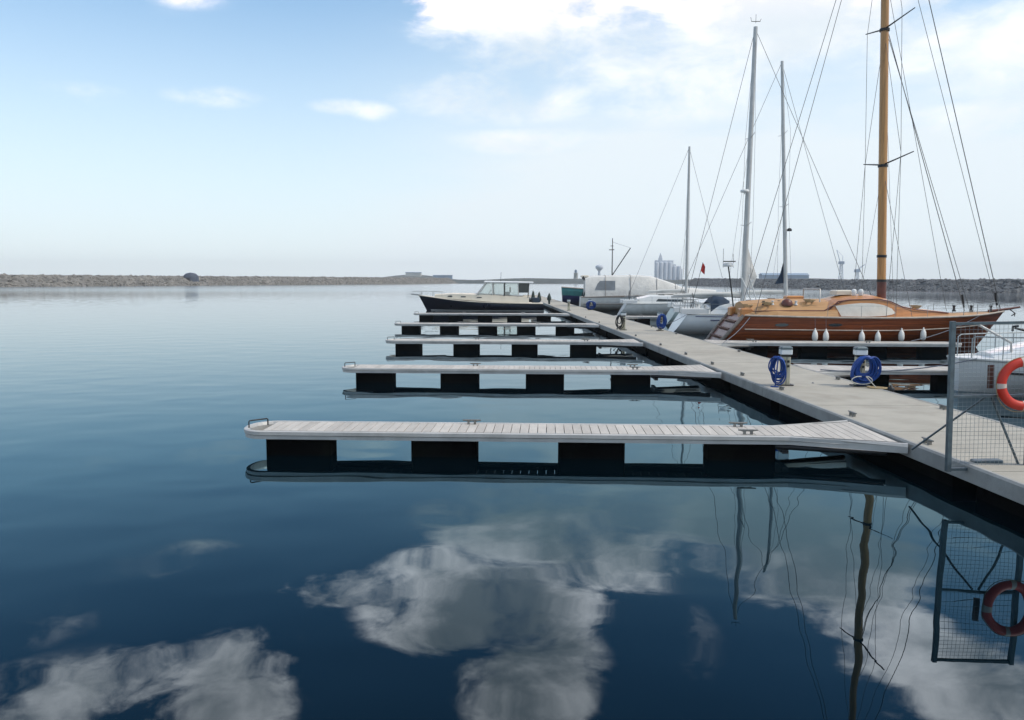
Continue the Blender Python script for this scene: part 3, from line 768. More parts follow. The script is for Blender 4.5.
def mx(z): return 8.30 - .75 * (z - 1.8) / 21.8
stay(wy, [(mx(23.4) + .1, 0, 23.4), (13.85, 0, 1.82)], .020)
stay(wy, [(mx(21) + .1, 0, 21.0), (13.72, 0, 1.78)], .012)
stay(wy, [(mx(14.6) + .15, 0, 14.6), (12.2, 0, 1.72)], .018); stay(wy, [(mx(14.4) + .15, 0, 14.4), (12.45, 0, 1.72)], .014)
stay(wy, [(mx(16.5) + .15, 0, 16.5), (11.6, .5, 1.7)], .011)
for sg in (-1, 1):
    stay(wy, [(mx(23), 0, 23.2), (2.0, sg * 1.45, 1.62)], .014)
    stay(wy, [(mx(20.5), 0, 20.5), (mx(15) - .04, sg * 1.9, 15.0), (mx(8.8) - .04, sg * 2.0, 8.83), (8.15, sg * 2.0, 1.55)], .011, 'shroud')
    stay(wy, [(mx(14.5), 0, 14.5), (mx(8.8) - .04, sg * 2.0, 8.83), (7.7, sg * 2.05, 1.5)], .011, 'shroud')
    stay(wy, [(mx(8.4), 0, 8.4), (8.9, sg * 1.95, 1.5)], .011, 'shroud')
stay(wy, [(mx(8.3), 0, 8.3), (7.3, 0, 2.5)], .008, 'halyard'); stay(wy, [(mx(14.3), 0, 14.3), (9.0, .3, 2.0)], .008, 'halyard')
stanchions(wy, HW, (.80, .86, .92, .97), .50, .014).name = 'bow_rail'
stanchions(wy, HW, (.30, .42, .54, .66, .80), .55, .010, (1.0,))
f = MB(); f.tube([(13.3, 0, 1.72), (14.0, 0, 1.80), (14.75, 0, 1.92)], [.07, .06, .045], 8); f.build('bowsprit', 'redwood', wy)
f = MB(); f.tube([(14.3, 0, 1.80), (14.55, 0, 1.62), (14.45, -.12, 1.50)], .025, 6); f.tube([(14.55, 0, 1.62), (14.45, .12, 1.50)], .025, 6); f.build('anchor', 'darksteel', wy)
for x in (11.7, 12.5, 13.4):
    f = MB(); f.lathe([(.09, 0), (.09, .05), (.05, .1), (.05, .22), (.1, .28), (0, .3)], (x, 0, 1.70), 8); f.build('windlass', 'darksteel', wy)
# turnbuckles at the foot of the fore stays
for x, z in ((13.62, 2.3), (12.1, 2.2)):
    f = MB(); f.tube([(x - .06, 0, z + .3), (x + .06, 0, z - .3)], .05, 6); f.build('turnbuckle', 'darksteel', wy)
# fenders hanging along the side
def fender_mesh():
    g = MB(); g.lathe([(0, -.30), (.09, -.27), (.145, -.16), (.15, 0), (.13, .14), (.07, .26), (.035, .32), (.035, .37), (0, .38)], (0, 0, 0), 14); return g
fr = None
u = Vector((math.cos(YAW), math.sin(YAW), 0)); vv = Vector((-u.y, u.x, 0)); base = Vector(wy.location)
flabs = ['leftmost white fender of the six on the red wooden hull', 'second white fender from the left on the wooden hull, close beside the leftmost',
         'third white fender from the left, below the white window cover', 'fourth white fender from the left on the red wooden hull',
         'fifth white fender from the left, hanging low in front of the wooden bow', 'rightmost white fender, nearest the bow of the wooden yacht']
for i, (x, z) in enumerate(((4.55, .62), (5.03, .60), (6.62, .57), (7.35, .55), (8.42, .64), (9.46, .68))):
    t = (x - 1.0) / 12.4; p = HW.pt(min(t, 1), HW.q_at(t, z), -1); q = base + u * x + vv * (p.y - .16); q.z = z
    q.z += .03; e = empty('fender', q, YAW, flabs[i], 'fender', 'white fenders on the wooden yacht')
    e.scale = (.86, .86, .9)
    if fr is None:
        fr = fender_mesh().build('body', 'fender', e)
        ln = MB(); ln.tube([(0, 0, .36), (0, .10, .9)], .008, 5); fl = ln.build('line', 'rope', e)
    else:
        for s_ in (fr, fl):
            c = s_.copy(); COL.objects.link(c); c.parent = e

# ---- generic cruising sailing yacht -----------------------------------
def sail_yacht(name, label, loc, L, B, fb, hullmat, mast_x, mast_z, r0, spreaders, rake=0, stripe=None, scoop=.9, cabin_z=.62, house_mat='white'):
    root = empty(name, loc, YAW, label, 'sailing yacht')
    hl = Hull([(0, scoop), (.5, L * .52), (1, L)], [(0, -.05), (.5, L * .47), (1, L * .88)], [(0, B * .36), (.3, B * .48), (.5, B * .5), (.75, B * .36), (.92, B * .13), (1, .02)],
              [(0, fb * .95), (.4, fb), (1, fb * 1.22)], -.4, [(0, 3.4), (.5, 3), (.8, 2.0), (1, 1.25)])
    h_ = hl.mesh(True).build('hull', hullmat, root)
    hl.sheer_rail(.03).build('toe_rail', 'offwhite', h_)
    if stripe: hl.strake(lambda t: fb * .86 + .1 * t * t, .022, .05, .97, out=.004).build('stripe', stripe, h_)
    hl.deck(.02, .08).build('deck', 'offwhite', root)
    hw = [(L * .18, B * .33), (L * .5, B * .33), (L * .8, B * .12)]
    zt = [(L * .18, fb + .38), (L * .30, fb + cabin_z), (L * .55, fb + cabin_z * .9), (L * .8, fb + .16)]
    hs_ = house([L * k for k in (.18, .24, .30, .38, .46, .55, .63, .72, .8)], hw, fb - .02, zt, .12, .88).build('cabin', house_mat, root)
    panels([(L * .34, fb + .16), (L * .58, fb + .14), (L * .57, fb + .32), (L * .36, fb + .38)], hw, fb - .02, zt, .88, .012, 'window', 'glass', hs_)
    mast_parts(root, mast_x, fb + .3, mast_z, r0, 'mast', spreaders, rake)
    tx = mast_x - rake
    stay(root, [(tx, 0, mast_z - .15), (L - .15, 0, fb * 1.25)], .014); stay(root, [(tx, 0, mast_z - .05), (scoop, 0, fb)], .014)
    for sg in (-1, 1):
        pts = [(tx, 0, mast_z - .3)] + [(mast_x - rake * .5, sg * s_[1], s_[0] + s_[2]) for s_ in sorted(spreaders, reverse=True)] + [(mast_x - .1, sg * B * .46, fb)]
        stay(root, pts, .009, 'shroud')
        stay(root, [(mast_x - rake * .5, 0, spreaders[0][0]), (mast_x - .7, sg * B * .46, fb)], .008, 'shroud')
    b_ = MB(); b_.tube([(mast_x - .1, 0, fb + 1.0), (mast_x - L * .34, 0, fb + .95)], .06, 8); b_.build('boom', 'mast', root)
    sc_ = MB(); sc_.tube([(mast_x - .2, 0, fb + 1.13), (mast_x - L * .2, 0, fb + 1.1), (mast_x - L * .33, 0, fb + 1.03)], [.13, .12, .06], 8); sc_.build('sail_cover', 'offwhite', root)
    for sg in (-1, 1):
        f = MB(); p = hl.pt(0, 1, sg) * 1; p.y *= .93; q = hl.pt(.12, 1, sg) * 1; q.y *= .95
        for k in (.32, .64): f.tube([q + Vector((0, 0, k)), p + Vector((.05, 0, k)), Vector((p.x + .02, p.y * .35, p.z + k))], .016, 6)
        f.tube([p, p + Vector((.05, 0, .66))], .016, 6)
        f.build('stern_rail', 'wire', root)
    f = MB(); wr = B * .14; f.tube([(L * .12, wr * math.cos(a), fb + .62 + wr * math.sin(a)) for a in [2 * math.pi * k / 20 for k in range(20)]], .018, 6, True)
    for k in range(3): a = math.pi * k / 3; f.tube([(L * .12, wr * math.cos(a), fb + .62 + wr * math.sin(a)), (L * .12, -wr * math.cos(a), fb + .62 - wr * math.sin(a))], .01, 5)
    f.build('steering_wheel', 'darksteel', root)
    for xx in (.40, .58): f = MB(); f.cbox(L * xx - .28, L * xx + .28, -.28, .28, interp(zt, L * xx) + .06, interp(zt, L * xx) + .18, .03); f.build('hatch', 'glass', root)
    for sg in (-1, 1):
        f = MB(); f.lathe([(.08, 0), (.09, .03), (.055, .06), (.055, .14), (.085, .18), (0, .19)], (L * .16, sg * B * .36, fb + .30), 10); f.build('winch', 'alu', root)
        f = MB(); f.cbox(L * .05, L * .18, sg * B * .36 - .1, sg * B * .36 + .1, fb - .02, fb + .30, .04); f.build('coaming', 'white', root)
    stanchions(root, hl, (.02, .12, .25, .4, .55, .7, .85, .97), .6, .011)
    return root, hl
# white yacht moored behind the wooden one
yb, hb = sail_yacht('sailing_yacht', 'white sailing yacht with dark dodger, radar pole and tall mast behind the wooden stern', (9.30, 48.3, 0), 12.6, 3.9, 1.22, 'white', 4.55, 17.8, .165,
                    [(11.5, 1.15, .12, .025), (6.4, 1.3, .12, .025)], -.25, 'darkblue', 1.0)
f = MB()                                              # dodger: a bent canvas hood
rings = []
for x, hh, ww in ((2.4, .55, 1.25), (2.75, .95, 1.2), (3.3, .85, 1.15), (3.9, .45, 1.1)):
    rings.append([(x, -ww, 1.3), (x, -ww * .92, 1.3 + hh * .75), (x, -ww * .5, 1.3 + hh), (x, ww * .5, 1.3 + hh), (x, ww * .92, 1.3 + hh * .75), (x, ww, 1.3)])
f.loft(rings, False, False, True); f.build('dodger', 'bluecanvas', yb)
f = MB(); f.tube([(3.75, -1.3, 1.2), (3.55, -1.3, 2.6), (3.35, -1.2, 4.0)], .04, 8); f.build('radar_pole', 'darksteel', yb)
f = MB(); f.lathe([(.30, 0), (.32, .06), (.30, .18), (.2, .24), (0, .25)], (3.35, -1.2, 3.95), 16); f.build('radar_dome', 'white', yb)
f = MB(); f.box(3.0, 3.7, -1.5, -1.44, 4.22, 4.28); f.tube([(3.05, -1.2, 3.9), (3.05, -1.2, 5.0)], .012, 5); f.tube([(3.65, -1.2, 3.9), (3.62, -1.2, 4.7)], .012, 5); f.build('antenna', 'darksteel', yb)
f = MB()                                              # loose sail hanging at the foot of the mast
f.loft([[(4.72, -.03, 5.2), (4.74, .03, 5.2)], [(4.70, -.10, 4.2), (5.05, .05, 4.2)], [(4.62, -.14, 3.4), (5.35, .06, 3.4)], [(4.5, -.1, 2.8), (5.1, .1, 2.7)]], True, True, True)
f.build('loose_sail', 'canvas', yb)
f = MB(); f.lathe([(.24, 0), (.26, .05), (.24, .14), (0, .18)], (4.35, -.45, 8.3), 14); f.tube([(4.45, 0, 8.25), (4.35, -.45, 8.3)], .03, 5); f.build('mast_radar', 'white', yb)
f = MB()
for a, b in (((4.05, -1.6, 3.3), (4.95, -1.6, 1.35)), ((4.45, -1.6, 3.5), (5.1, -1.6, 1.5)), ((3.9, -1.6, 1.5), (4.7, -1.6, 3.2))): f.tube([a, b], .035, 6)
f.build('passerelle_frame', 'white', yb)
f = MB(); f.tube([(4.8, 0, 18.0), (4.8, 0, 18.5)], .012, 5); f.tube([(4.55, 0, 18.1), (5.05, 0, 18.1)], .02, 5); f.tube([(4.55, 0, 18.1), (4.5, 0, 18.35)], .012, 5); f.tube([(5.05, 0, 18.1), (5.1, 0, 18.25)], .012, 5); f.build('wind_vane', 'darksteel', yb)
f = MB(); f.box(2.3, 3.7, -1.73, -1.70, .82, .87); f.build('name_mark', 'darkblue', hb and yb)
fl = empty('stern_flag', (11.15, 46.9, 1.25), 0, 'small dark red flag on a slanting staff above the white yacht stern', 'flag')
f = MB(); f.tube([(-.75, 0, 0), (-.05, 0, 2.95)], .014, 6); f.build('staff', 'darksteel', fl)
f = MB(); f.loft([[(-.06, 0, 2.92), (-.16, 0, 2.45)], [(.03, .05, 2.84), (-.02, .05, 2.32)], [(.09, .0, 2.68), (.07, .02, 2.24)]], False, False, True); f.build('cloth', 'red', fl)
yc, _ = sail_yacht('sailing_yacht', 'pale green hulled sailing yacht with thin mast between the white yacht and the wooden mast', (10.6, 57.0, 0), 13.2, 3.9, 1.25, 'palegreen', 8.75, 18.15, .14,
                   [(8.3, 1.2, .1, .022), (13.2, 1.1, .1, .022)], .85, 'darkblue', .9)
f = MB(); f.loft([[(8.60, 0, 5.1), (8.65, .02, 5.1)], [(8.25, -.05, 3.6), (8.65, .03, 3.6)], [(7.9, -.08, 2.9), (8.65, .05, 3.0)]], True, True, True); f.build('sail_bag', 'bluecanvas', yc)
f = MB(); f.lathe([(.16, 0), (.18, .1), (.1, .2), (0, .22)], (8.78, -.1, 6.6), 10); f.build('mast_lamp', 'darksteel', yc)
yd, _ = sail_yacht('sailing_yacht', 'smaller sailing yacht with pale hull and short mast beside the canvas covered yacht', (9.35, 72.5, 0), 10.2, 3.5, 1.15, 'offwhite', 6.30, 14.95, .13,
                   [(8.6, 1.0, .08, .02)], 0, None, .9)
f = MB()
rings = []
for x, hh, ww in ((3.0, .5, 1.1), (3.3, .75, 1.1), (3.9, .4, 1.0)):
    rings.append([(x, -ww, 1.15), (x, -ww * .9, 1.15 + hh * .8), (x, ww * .9, 1.15 + hh * .8), (x, ww, 1.15)])
f.loft(rings, False, False, True); f.build('dodger', 'bluecanvas', yd)

# ---- canvas covered motor yacht -----------------------------------------
cv = empty('motor_yacht', (7.15, 85.2, .18), YAW, 'big motor yacht wrapped in grey white canvas with a slanting boom on top', 'motor yacht')
HC = Hull([(0, .1), (.5, 7.2), (1, 15.0)], [(0, .0), (.5, 6.6), (1, 13)], [(0, 2.05), (.5, 2.2), (.8, 1.6), (1, .03)], [(0, 1.25), (.5, 1.35), (1, 1.75)], -.4, [(0, 4.5), (.5, 3.6), (.8, 2.2), (1, 1.3)])
hc = HC.mesh(True).build('hull', 'offwhite', cv); HC.sheer_rail(.05).build('rub_rail', 'greywood', hc); HC.deck().build('deck', 'offwhite', cv)
HC.strake(.55, .04, .02, .9, out=.01).build('stripe', 'greywood', hc)
hwc = [(.5, 1.95), (7, 2.0), (10.5, 1.5), (14.3, .35)]
ztc = [(.5, 3.15), (1.2, 3.35), (6.0, 3.42), (7.5, 3.30), (9.8, 2.55), (10.8, 2.15), (14.3, 1.85)]
cvr = house([.5, 1.2, 2.4, 3.6, 4.8, 6, 7, 7.5, 8.5, 9.8, 10.8, 12, 13.2, 14.3], hwc, [(0, 1.28), (14.3, 1.72)], ztc, .16, .9, True).build('canvas_cover', 'canvas', cv)
panels([(1.5, 2.0), (3.6, 2.0), (3.6, 2.95), (1.9, 2.95)], hwc, [(0, 1.28), (14.3, 1.72)], ztc, .9, .02, 'window', 'vinyl', cvr)
for x0 in (2.6, 5.2, 7.9, 9.9):
    w_, t_ = interp(hwc, x0), interp(ztc, x0); f = MB()
    f.tube([(x0, -w_ * 1.005, 1.35), (x0, -w_ * .92, t_ - .02), (x0, -w_ * .5, t_ + .14), (x0, 0, t_ + .185), (x0, w_ * .5, t_ + .14), (x0, w_ * .92, t_ - .02), (x0, w_ * 1.005, 1.35)], .022, 5)
    f.build('strap', 'greywood', cvr)
f = MB(); f.tube([(3.4, -.1, 3.4), (3.4, -.1, 7.4)], [.06, .04], 8); f.tube([(3.05, -.1, 6.2), (3.6, -.1, 6.2)], .04, 6); f.tube([(3.2, -.1, 6.6), (3.5, -.1, 6.6)], .03, 6); f.build('signal_mast', 'darksteel', cv)
f = MB(); f.tube([(3.4, -.1, 3.5), (5.3, -.1, 6.4)], .05, 6); f.tube([(3.4, -.1, 7.0), (5.3, -.1, 6.4)], .012, 5); f.build('derrick_boom', 'darksteel', cv)
f = MB(); f.cbox(.1, .9, -1.2, .6, 3.32, 3.52, .05); f.build('hatch', 'cream', cv)
for sg in (-1, 1):
    f = MB(); f.tube([(.35, sg * 1.8, 1.3), (.75, sg * 1.75, 2.6), (.3, sg * 1.6, 3.4)], .07, 6); f.build('cover_frame', 'darksteel', cv)
# ---- teal work boat ------------------------------------------------------
tb = empty('work_boat', (6.5, 105.5, 0), YAW, 'teal and dark blue wooden work boat moored at the far end of the pier', 'boat')
HT = Hull([(0, 0), (.5, 5.2), (1, 10.8)], [(0, .15), (.5, 4.8), (1, 9.2)], [(0, 1.75), (.5, 1.95), (.8, 1.4), (1, .05)], [(0, 2.3), (.5, 2.05), (1, 2.6)], -.4, [(0, 4), (.5, 2.8), (1, 1.3)])
HT.mesh(True).build('hull', 'darkblue', tb)
f = MB(); rg = []
for i in range(23):
    t = i / 22; a, b = HT.pt(t, .62, -1), HT.pt(t, 1, -1); c_, d_ = HT.pt(t, 1, 1), HT.pt(t, .62, 1)
    for p in (a, b): p.y -= .02
    for p in (c_, d_): p.y += .02
    if i == 0:
        for p in (a, b, c_, d_): p.x -= .02
    rg.append([a, a.lerp(b, .5) + Vector((0, -.015, 0)), b, c_, d_.lerp(c_, .5) + Vector((0, .015, 0)), d_])
f.loft(rg, False, False, True); f.add(rg[0], [tuple(range(6))]); f.build('topsides', 'teal', tb)
HT.sheer_rail(.06).build('gunwale', 'rail', tb)
# ---- navy motor boat on the left ------------------------------------------
nb = empty('motor_boat', (3.35, 83.6, 0), R(180) - R(1.0), 'navy blue motor boat with cream cabin and white roofed wheelhouse', 'motor boat')
HN = Hull([(0, .15), (.5, 6.5), (1, 13.1)], [(0, 0), (.5, 6.0), (1, 12.1)], [(0, 1.7), (.4, 2.0), (.7, 1.75), (.9, .8), (1, .03)], [(0, .78), (.35, .86), (.65, 1.05), (1, 1.58)], -.35, [(0, 4), (.5, 3.2), (.8, 2), (1, 1.3)])
hn = HN.mesh(True).build('hull', 'navy', nb)
HN.sheer_rail(.05).build('gunwale', 'cream', hn); HN.strake(.06, .04, .0, .96, out=.006).build('boot_stripe', 'offwhite', hn)
HN.deck(.0, .06).build('deck', 'cream', nb)
hwn = [(1.6, 1.55), (6, 1.6), (9, 1.25), (11.4, .45)]
zbn = [(0, .8), (5, .93), (8, 1.12), (11.4, 1.36)]
ztn = [(1.6, 1.45), (4, 1.55), (7, 1.72), (9.5, 1.76), (11.4, 1.62)]
trunk = house([1.6, 2.5, 3.5, 4.5, 5.5, 6.5, 7.5, 8.5, 9.5, 10.5, 11.4], hwn, zbn, ztn, .1, .92).build('cabin', 'cream', nb)
for x, z in ((6.7, 1.40), (8.35, 1.47), (9.75, 1.50)):
    panels([(x - .26 + .52 * (.5 + .5 * math.cos(a)), z + .10 * math.sin(a)) for a in [2 * math.pi * k / 12 for k in range(12)]], hwn, zbn, ztn, .92, .02, 'porthole', 'glass', trunk)
# wheelhouse: posts, roof, panes
wh = MB(); wh.loft([[(1.15, -1.5, 2.86), (1.15, 1.5, 2.86), (1.15, 1.5, 2.95), (1.15, 0, 3.02), (1.15, -1.5, 2.95)], [(6.2, -1.4, 2.92), (6.2, 1.4, 2.92), (6.2, 1.4, 3.02), (6.2, 0, 3.10), (6.2, -1.4, 3.02)]], True, True)
roof = wh.build('roof', 'white', nb)
f = MB(); f.tube([(4.55, 0, 3.05), (4.5, 0, 4.0)], .02, 5); f.build('antenna', 'darksteel', roof)
for sg in (-1, 1):
    for a, b in (((6.95, 1.62), (6.05, 2.93)), ((5.35, 1.55), (5.35, 2.93)), ((4.15, 1.55), (4.15, 2.93)), ((2.7, 1.5), (2.7, 2.9)), ((1.7, 1.4), (1.6, 2.9))):
        f = MB(); f.tube([(a[0], sg * 1.42, a[1]), (b[0], sg * 1.36, b[1])], .045, 6); f.build('window_post', 'darksteel' if a[0] in (4.15, 1.7) else 'offwhite', nb)
    for poly in ([(5.40, 1.62), (6.85, 1.62), (6.05, 2.86), (5.40, 2.86)], [(4.20, 1.6), (5.30, 1.6), (5.30, 2.86), (4.20, 2.86)], [(2.75, 1.6), (4.10, 1.6), (4.10, 2.86), (2.75, 2.86)]):
        f = MB(); f.loft([[(x, sg * 1.385, z) for x, z in poly], [(x, sg * 1.405, z) for x, z in poly]], True, True); f.build('window', 'clearglass', nb)
    f = MB(); f.loft([[(x, sg * 1.385, z) for x, z in ((1.72, 1.9), (2.65, 1.9), (2.65, 2.86), (1.65, 2.86))], [(x, sg * 1.405, z) for x, z in ((1.72, 1.9), (2.65, 1.9), (2.65, 2.86), (1.65, 2.86))]], True, True); f.build('window', 'glass', nb)
f = MB(); f.loft([[(7.0, -1.35, 1.7), (7.0, 1.35, 1.7)], [(6.12, -1.3, 2.9), (6.12, 1.3, 2.9)]], False, False); f.build('windscreen', 'clearglass', nb)
f = MB(); f.cbox(3.6, 4.1, -.75, -.25, 1.45, 1.95, .05); f.cbox(3.5, 3.65, -.75, -.25, 1.9, 2.45, .04); f.build('helm_seat', 'offwhite', nb)
f = MB(); f.loft([[(5.9, -1.0, 1.6), (5.9, .2, 1.6)], [(5.6, -1.0, 2.15), (5.6, .2, 2.15)], [(5.3, -1.0, 2.1), (5.3, .2, 2.1)], [(5.2, -1.0, 1.6), (5.2, .2, 1.6)]], False, False); f.build('helm_console', 'brown', nb)
f = MB(); f.cbox(.5, 1.3, -1.2, .2, .85, 1.35, .05); f.build('seat_box', 'bluecanvas', nb)
f = MB()
for sg in (-1, 1):
    P = [(10.6, sg * .85, 1.48), (10.6, sg * .85, 1.95), (11.6, sg * .6, 2.0), (12.8, sg * .25, 2.02), (13.75, sg * .05, 1.98)]
    f.tube(P, .02, 6); f.tube([(11.6, sg * .6, 1.5), (11.6, sg * .6, 2.0)], .018, 5); f.tube([(12.8, sg * .25, 1.55), (12.8, sg * .25, 2.02)], .018, 5)
f.tube([(12.9, 0, 1.6), (13.95, 0, 1.72)], [.08, .05], 6); f.build('bow_rail', 'wire', nb)
# ---- white boat behind the gate -------------------------------------------
rb = empty('motor_boat', (24.45, 21.9, 0), R(180) + YAW - R(2), 'white motor boat with steel pulpit rails whose bow shows through the gate mesh', 'motor boat')
HR = Hull([(0, 0), (.5, 6.0), (1, 11.85)], [(0, .1), (.5, 5.9), (1, 11.70)], [(0, 1.5), (.5, 1.75), (.8, 1.45), (.93, .95), (1, .35)], [(0, .95), (.5, .92), (1, .95)], -.35, [(0, 4), (.5, 3.4), (.85, 2.4), (1, 2.0)])
hr = HR.mesh(True).build('hull', 'white', rb)
f = MB(); f.add(HR.ring(1.0), [tuple(range(len(HR.ring(1.0)) - 1, -1, -1))]); f.build('bow_plate', 'white', rb)
HR.sheer_rail(.04).build('gunwale', 'offwhite', hr); HR.strake(lambda t: .62 - .14 * (1 - t), .03, .02, .93, out=.015).build('rub_strake', 'darksteel', hr)
HR.deck(.0, .06).build('deck', 'white', rb)
hwr = [(2, 1.3), (8, 1.25), (11.0, .6)]
ztr = [(2, 1.9), (7.5, 1.85), (9.0, 1.5), (11.0, 1.02)]
cb = house([2, 4, 6, 7.5, 8.2, 9, 10, 11], hwr, .93, ztr, .1, .9).build('cabin', 'white', rb)
panels([(4.0, 1.3), (8.2, 1.25), (7.4, 1.62), (4.0, 1.7)], hwr, .93, ztr, .9, .015, 'window', 'glass', cb)
f = MB()
for sg in (-1, 1):
    f.tube([(11.55, sg * .42, .95), (11.55, sg * .42, 1.52), (11.45, sg * .46, 1.58), (10.9, sg * .80, 1.58), (9.6, sg * 1.2, 1.60), (8.2, sg * 1.42, 1.60), (8.1, sg * 1.43, 1.5), (8.1, sg * 1.43, .95)], .018, 7)
    for x, yv in ((10.9, .80), (10.2, 1.02), (9.6, 1.2)): f.tube([(x, sg * yv, .95), (x, sg * yv, 1.58)], .016, 6)
f.build('pulpit_rail', 'wire', rb)
f = MB(); f.tube([(11.42, .25, 1.95), (10.55, .5, 1.42), (10.52, .5, 1.05)], .035, 8); f.build('davit_pole', 'alu', rb)
f = MB(); f.tube([(10.4, .35, 1.82), (9.6, .5, 1.6)], .03, 6); f.tube([(10.4, .25, 1.74), (10.45, .35, 1.86), (10.35, .45, 1.88)], .035, 6); f.build('boat_hook', 'darksteel', rb)

def mooring_line(a, b, sag, label):
    a, b = Vector(a), Vector(b); f = MB()
    f.tube([a.lerp(b, i / 12) - Vector((0, 0, sag * 4 * (i / 12) * (1 - i / 12))) for i in range(13)], .016, 6)
    tag(f.build('mooring_line', 'rope'), label, 'rope', 'mooring lines of the boats')
mooring_line((11.0, 36.95, 1.48), (9.1, 34.3, .50), .12, 'mooring line from the wooden yacht stern down to the pier')
mooring_line((21.6, 36.9, 1.58), (17.6, 35.2, .50), .15, 'mooring line from the wooden yacht bow down to the finger pontoon')
mooring_line((10.2, 46.6, 1.2), (8.1, 45.2, .50), .10, 'mooring line from the white sailing yacht stern to the pier')
mooring_line((12.9, 22.1, .98), (9.15, 23.6, .50), .18, 'mooring line from the white motor boat bow to the pier edge')
# small dark pointed covers on the far pier side
for i, (x, y, hgt, l) in enumerate(((2.30, 88.0, 1.5, 'tallest of three small dark pointed posts at the navy boat stern'), (3.0, 89.0, 1.35, 'middle one of three small dark pointed posts beside the pier'), (4.25, 92.0, 1.15, 'shortest of three small dark pointed posts on the pier edge'))):
    f = MB(); f.lathe([(.11, -.2), (.13, .3), (.16, .35), (.26, .42), (.22, .7), (.12, hgt * .85), (.03, hgt), (0, hgt + .02)], (0, 0, 0), 10)
    tag(f.build('mooring_post', 'evergreen', None, (x, y, .55)), l, 'post', 'small pointed posts near the navy boat')

# ------------------------------------------------------------------ far background
silo = empty('grain_silo', (290, 1500, 3), 0, 'pale blue grey grain silos with a pointed tower far behind the yachts', 'silo')
silo.scale = (.86, .86, .88)
for i in range(6):
    f = MB(); f.lathe([(5.0, 0), (5.0, 38 - (8 if i > 3 else 0)), (4.2, 40 - (8 if i > 3 else 0)), (0, 41 - (8 if i > 3 else 0))], (-24 + 9.6 * i, 0, 0), 18); f.build('silo_tube', 'silo', silo)
f = MB(); f.box(-27, 12, 3, 12, 0, 44); f.box(12, 32, 3, 12, 0, 26); f.build('head_house', 'silo', silo)
f = MB(); f.box(-20, -12, 1, 6, 40, 48); f.loft([[(-20, 1, 48), (-12, 1, 48), (-12, 6, 48), (-20, 6, 48)], [(-16.2, 3.4, 60), (-15.8, 3.4, 60), (-15.8, 3.6, 60), (-16.2, 3.6, 60)]], True, True); f.build('tower', 'silo', silo)
f = MB(); f.box(8, 18, 4, 10, 44.2 - 18, 36); f.build('lift_house', 'silo', silo)
sh = empty('warehouse', (405, 1200, 3), 0, 'long low blue warehouse on the far shore between the masts', 'warehouse')
f = MB(); f.box(-34, 34, -10, 10, 0, 9.5); f.build('wall', 'shed', sh)
f = MB(); f.loft([[(-35, -11, 9.5), (-35, 0, 12.5), (-35, 11, 9.5)], [(35, -11, 9.5), (35, 0, 12.5), (35, 11, 9.5)]], True, True); f.build('roof', 'shed', sh)
for i, (x, y, hh, l) in enumerate(((572, 1400, 55, 'tall thin harbour crane with raised jib, left of two beyond the wooden mast'), (600, 1400, 30, 'lower harbour crane with raised jib, right of two beyond the wooden mast'))):
    cr = empty('harbour_crane', (x, y, 3), 0, l, 'crane', 'harbour cranes on the far shore')
    f = MB()
    for sx in (-3, 3):
        for sy in (-3, 3): f.tube([(sx, sy, 0), (sx * .5, sy * .5, hh * .55)], .5, 5)
    for k in range(7): f.tube([(-3 + .2 * k, -3 + .2 * k, hh * .08 * k), (3 - .2 * k, -3 + .2 * k, hh * .08 * (k + 1) - 1)], .3, 4)
    f.build('tower', 'shed', cr)
    f = MB(); f.box(-4, 4, -3, 3, hh * .55, hh * .55 + 5); f.build('cab', 'shed', cr)
    f = MB(); f.tube([(-2, 0, hh * .6), (-9 if i == 0 else 13, 0, hh)], .55, 5); f.tube([(2, 0, hh * .6), (2, 0, hh * .8)], .4, 5); f.tube([(2, 0, hh * .8), (-9 if i == 0 else 13, 0, hh)], .2, 4); f.build('jib', 'shed', cr)
lh = empty('lighthouse', (79, 1000, 3), 0, 'small pale lighthouse on the far shore above the teal boat', 'lighthouse')
f = MB(); f.lathe([(3.0, 0), (2.2, 9.5), (3.0, 9.7), (3.0, 10.3)], (0, 0, 0), 14); f.build('tower', 'farwhite', lh)
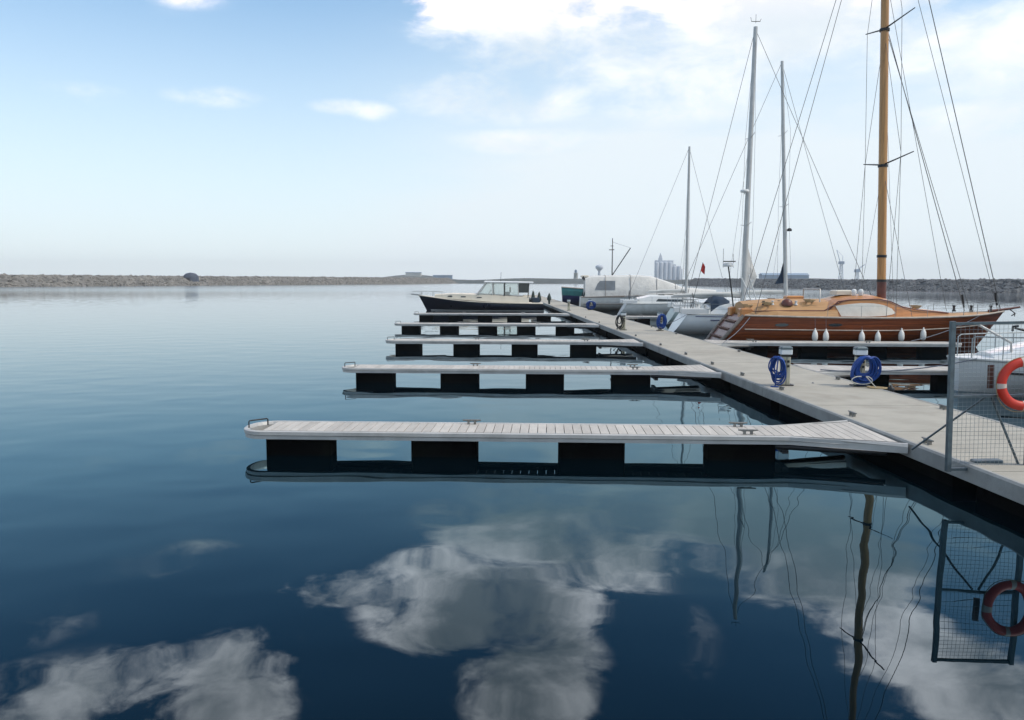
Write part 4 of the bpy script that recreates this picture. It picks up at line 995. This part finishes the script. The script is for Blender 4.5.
f = MB(); f.lathe([(1.5, 10.3), (1.5, 12.6), (1.9, 12.7), (0, 14.6)], (0, 0, 0), 12); f.build('lantern', 'shed', lh)
wt = empty('water_tower', (119, 1100, 3), 0, 'mushroom shaped water tower on the far shore above the canvas covered yacht', 'water tower')
f = MB(); f.lathe([(2.2, 0), (1.6, 13), (1.8, 14)], (0, 0, 0), 12); f.build('shaft', 'silo', wt)
f = MB(); f.lathe([(1.8, 14), (5.2, 17.5), (5.2, 20.5), (3, 22), (0, 22.4)], (0, 0, 0), 16); f.build('tank', 'silo', wt)
for (x, y, w_, hh, zz, l) in ((-158, 1290, 24, 6, 10.5, 'pale flat building on the crest of the far hill'), (-112, 1300, 30, 5, 7.2, 'long low bluish building right of the far hill crest')):
    e = empty('hilltop_building', (x, y, zz), 0, l, 'building')
    f = MB(); f.box(-w_ / 2, w_ / 2, -6, 6, -3, hh - 1); f.build('wall', 'farwhite' if w_ < 30 else 'shed', e)
    f = MB(); f.box(-w_ / 2 - .6, w_ / 2 + .6, -6.6, 6.6, hh - 1, hh); f.build('roof', 'shed', e)
dm = empty('domed_shelter', (-187, 468, 3.2), 0, 'dark blue grey domed shelter standing on the left breakwater', 'shelter')
f = MB(); f.lathe([(4.3, -3), (4.3, 1.4), (3.9, 2.6), (2.9, 3.6), (1.5, 4.1), (0, 4.25)], (0, 0, 0), 18); f.build('dome', 'domed', dm)
f = MB(); f.box(-1, 1, -4.45, -4.2, -1, 1.3); f.build('door', 'darksteel', dm)

# ------------------------------------------------------------------ sea haze
hz = MB(); hz.box(-2500, 2500, -150, 2800, -1.6, 66)
ho = hz.build('haze', 'water'); ho.data.materials.clear()
hm = bpy.data.materials.new('sea_haze'); hm.use_nodes = True; t = NT(hm.node_tree); t.n.clear()
pv = t.new('ShaderNodeVolumePrincipled'); pv.inputs['Color'].default_value = (.94, .97, 1.0, 1); pv.inputs['Density'].default_value = .00022; pv.inputs['Anisotropy'].default_value = 0
om = t.new('ShaderNodeOutputMaterial'); t.l.new(pv.outputs[0], om.inputs['Volume'])
ho.data.materials.append(hm); tag(ho, kind='stuff')
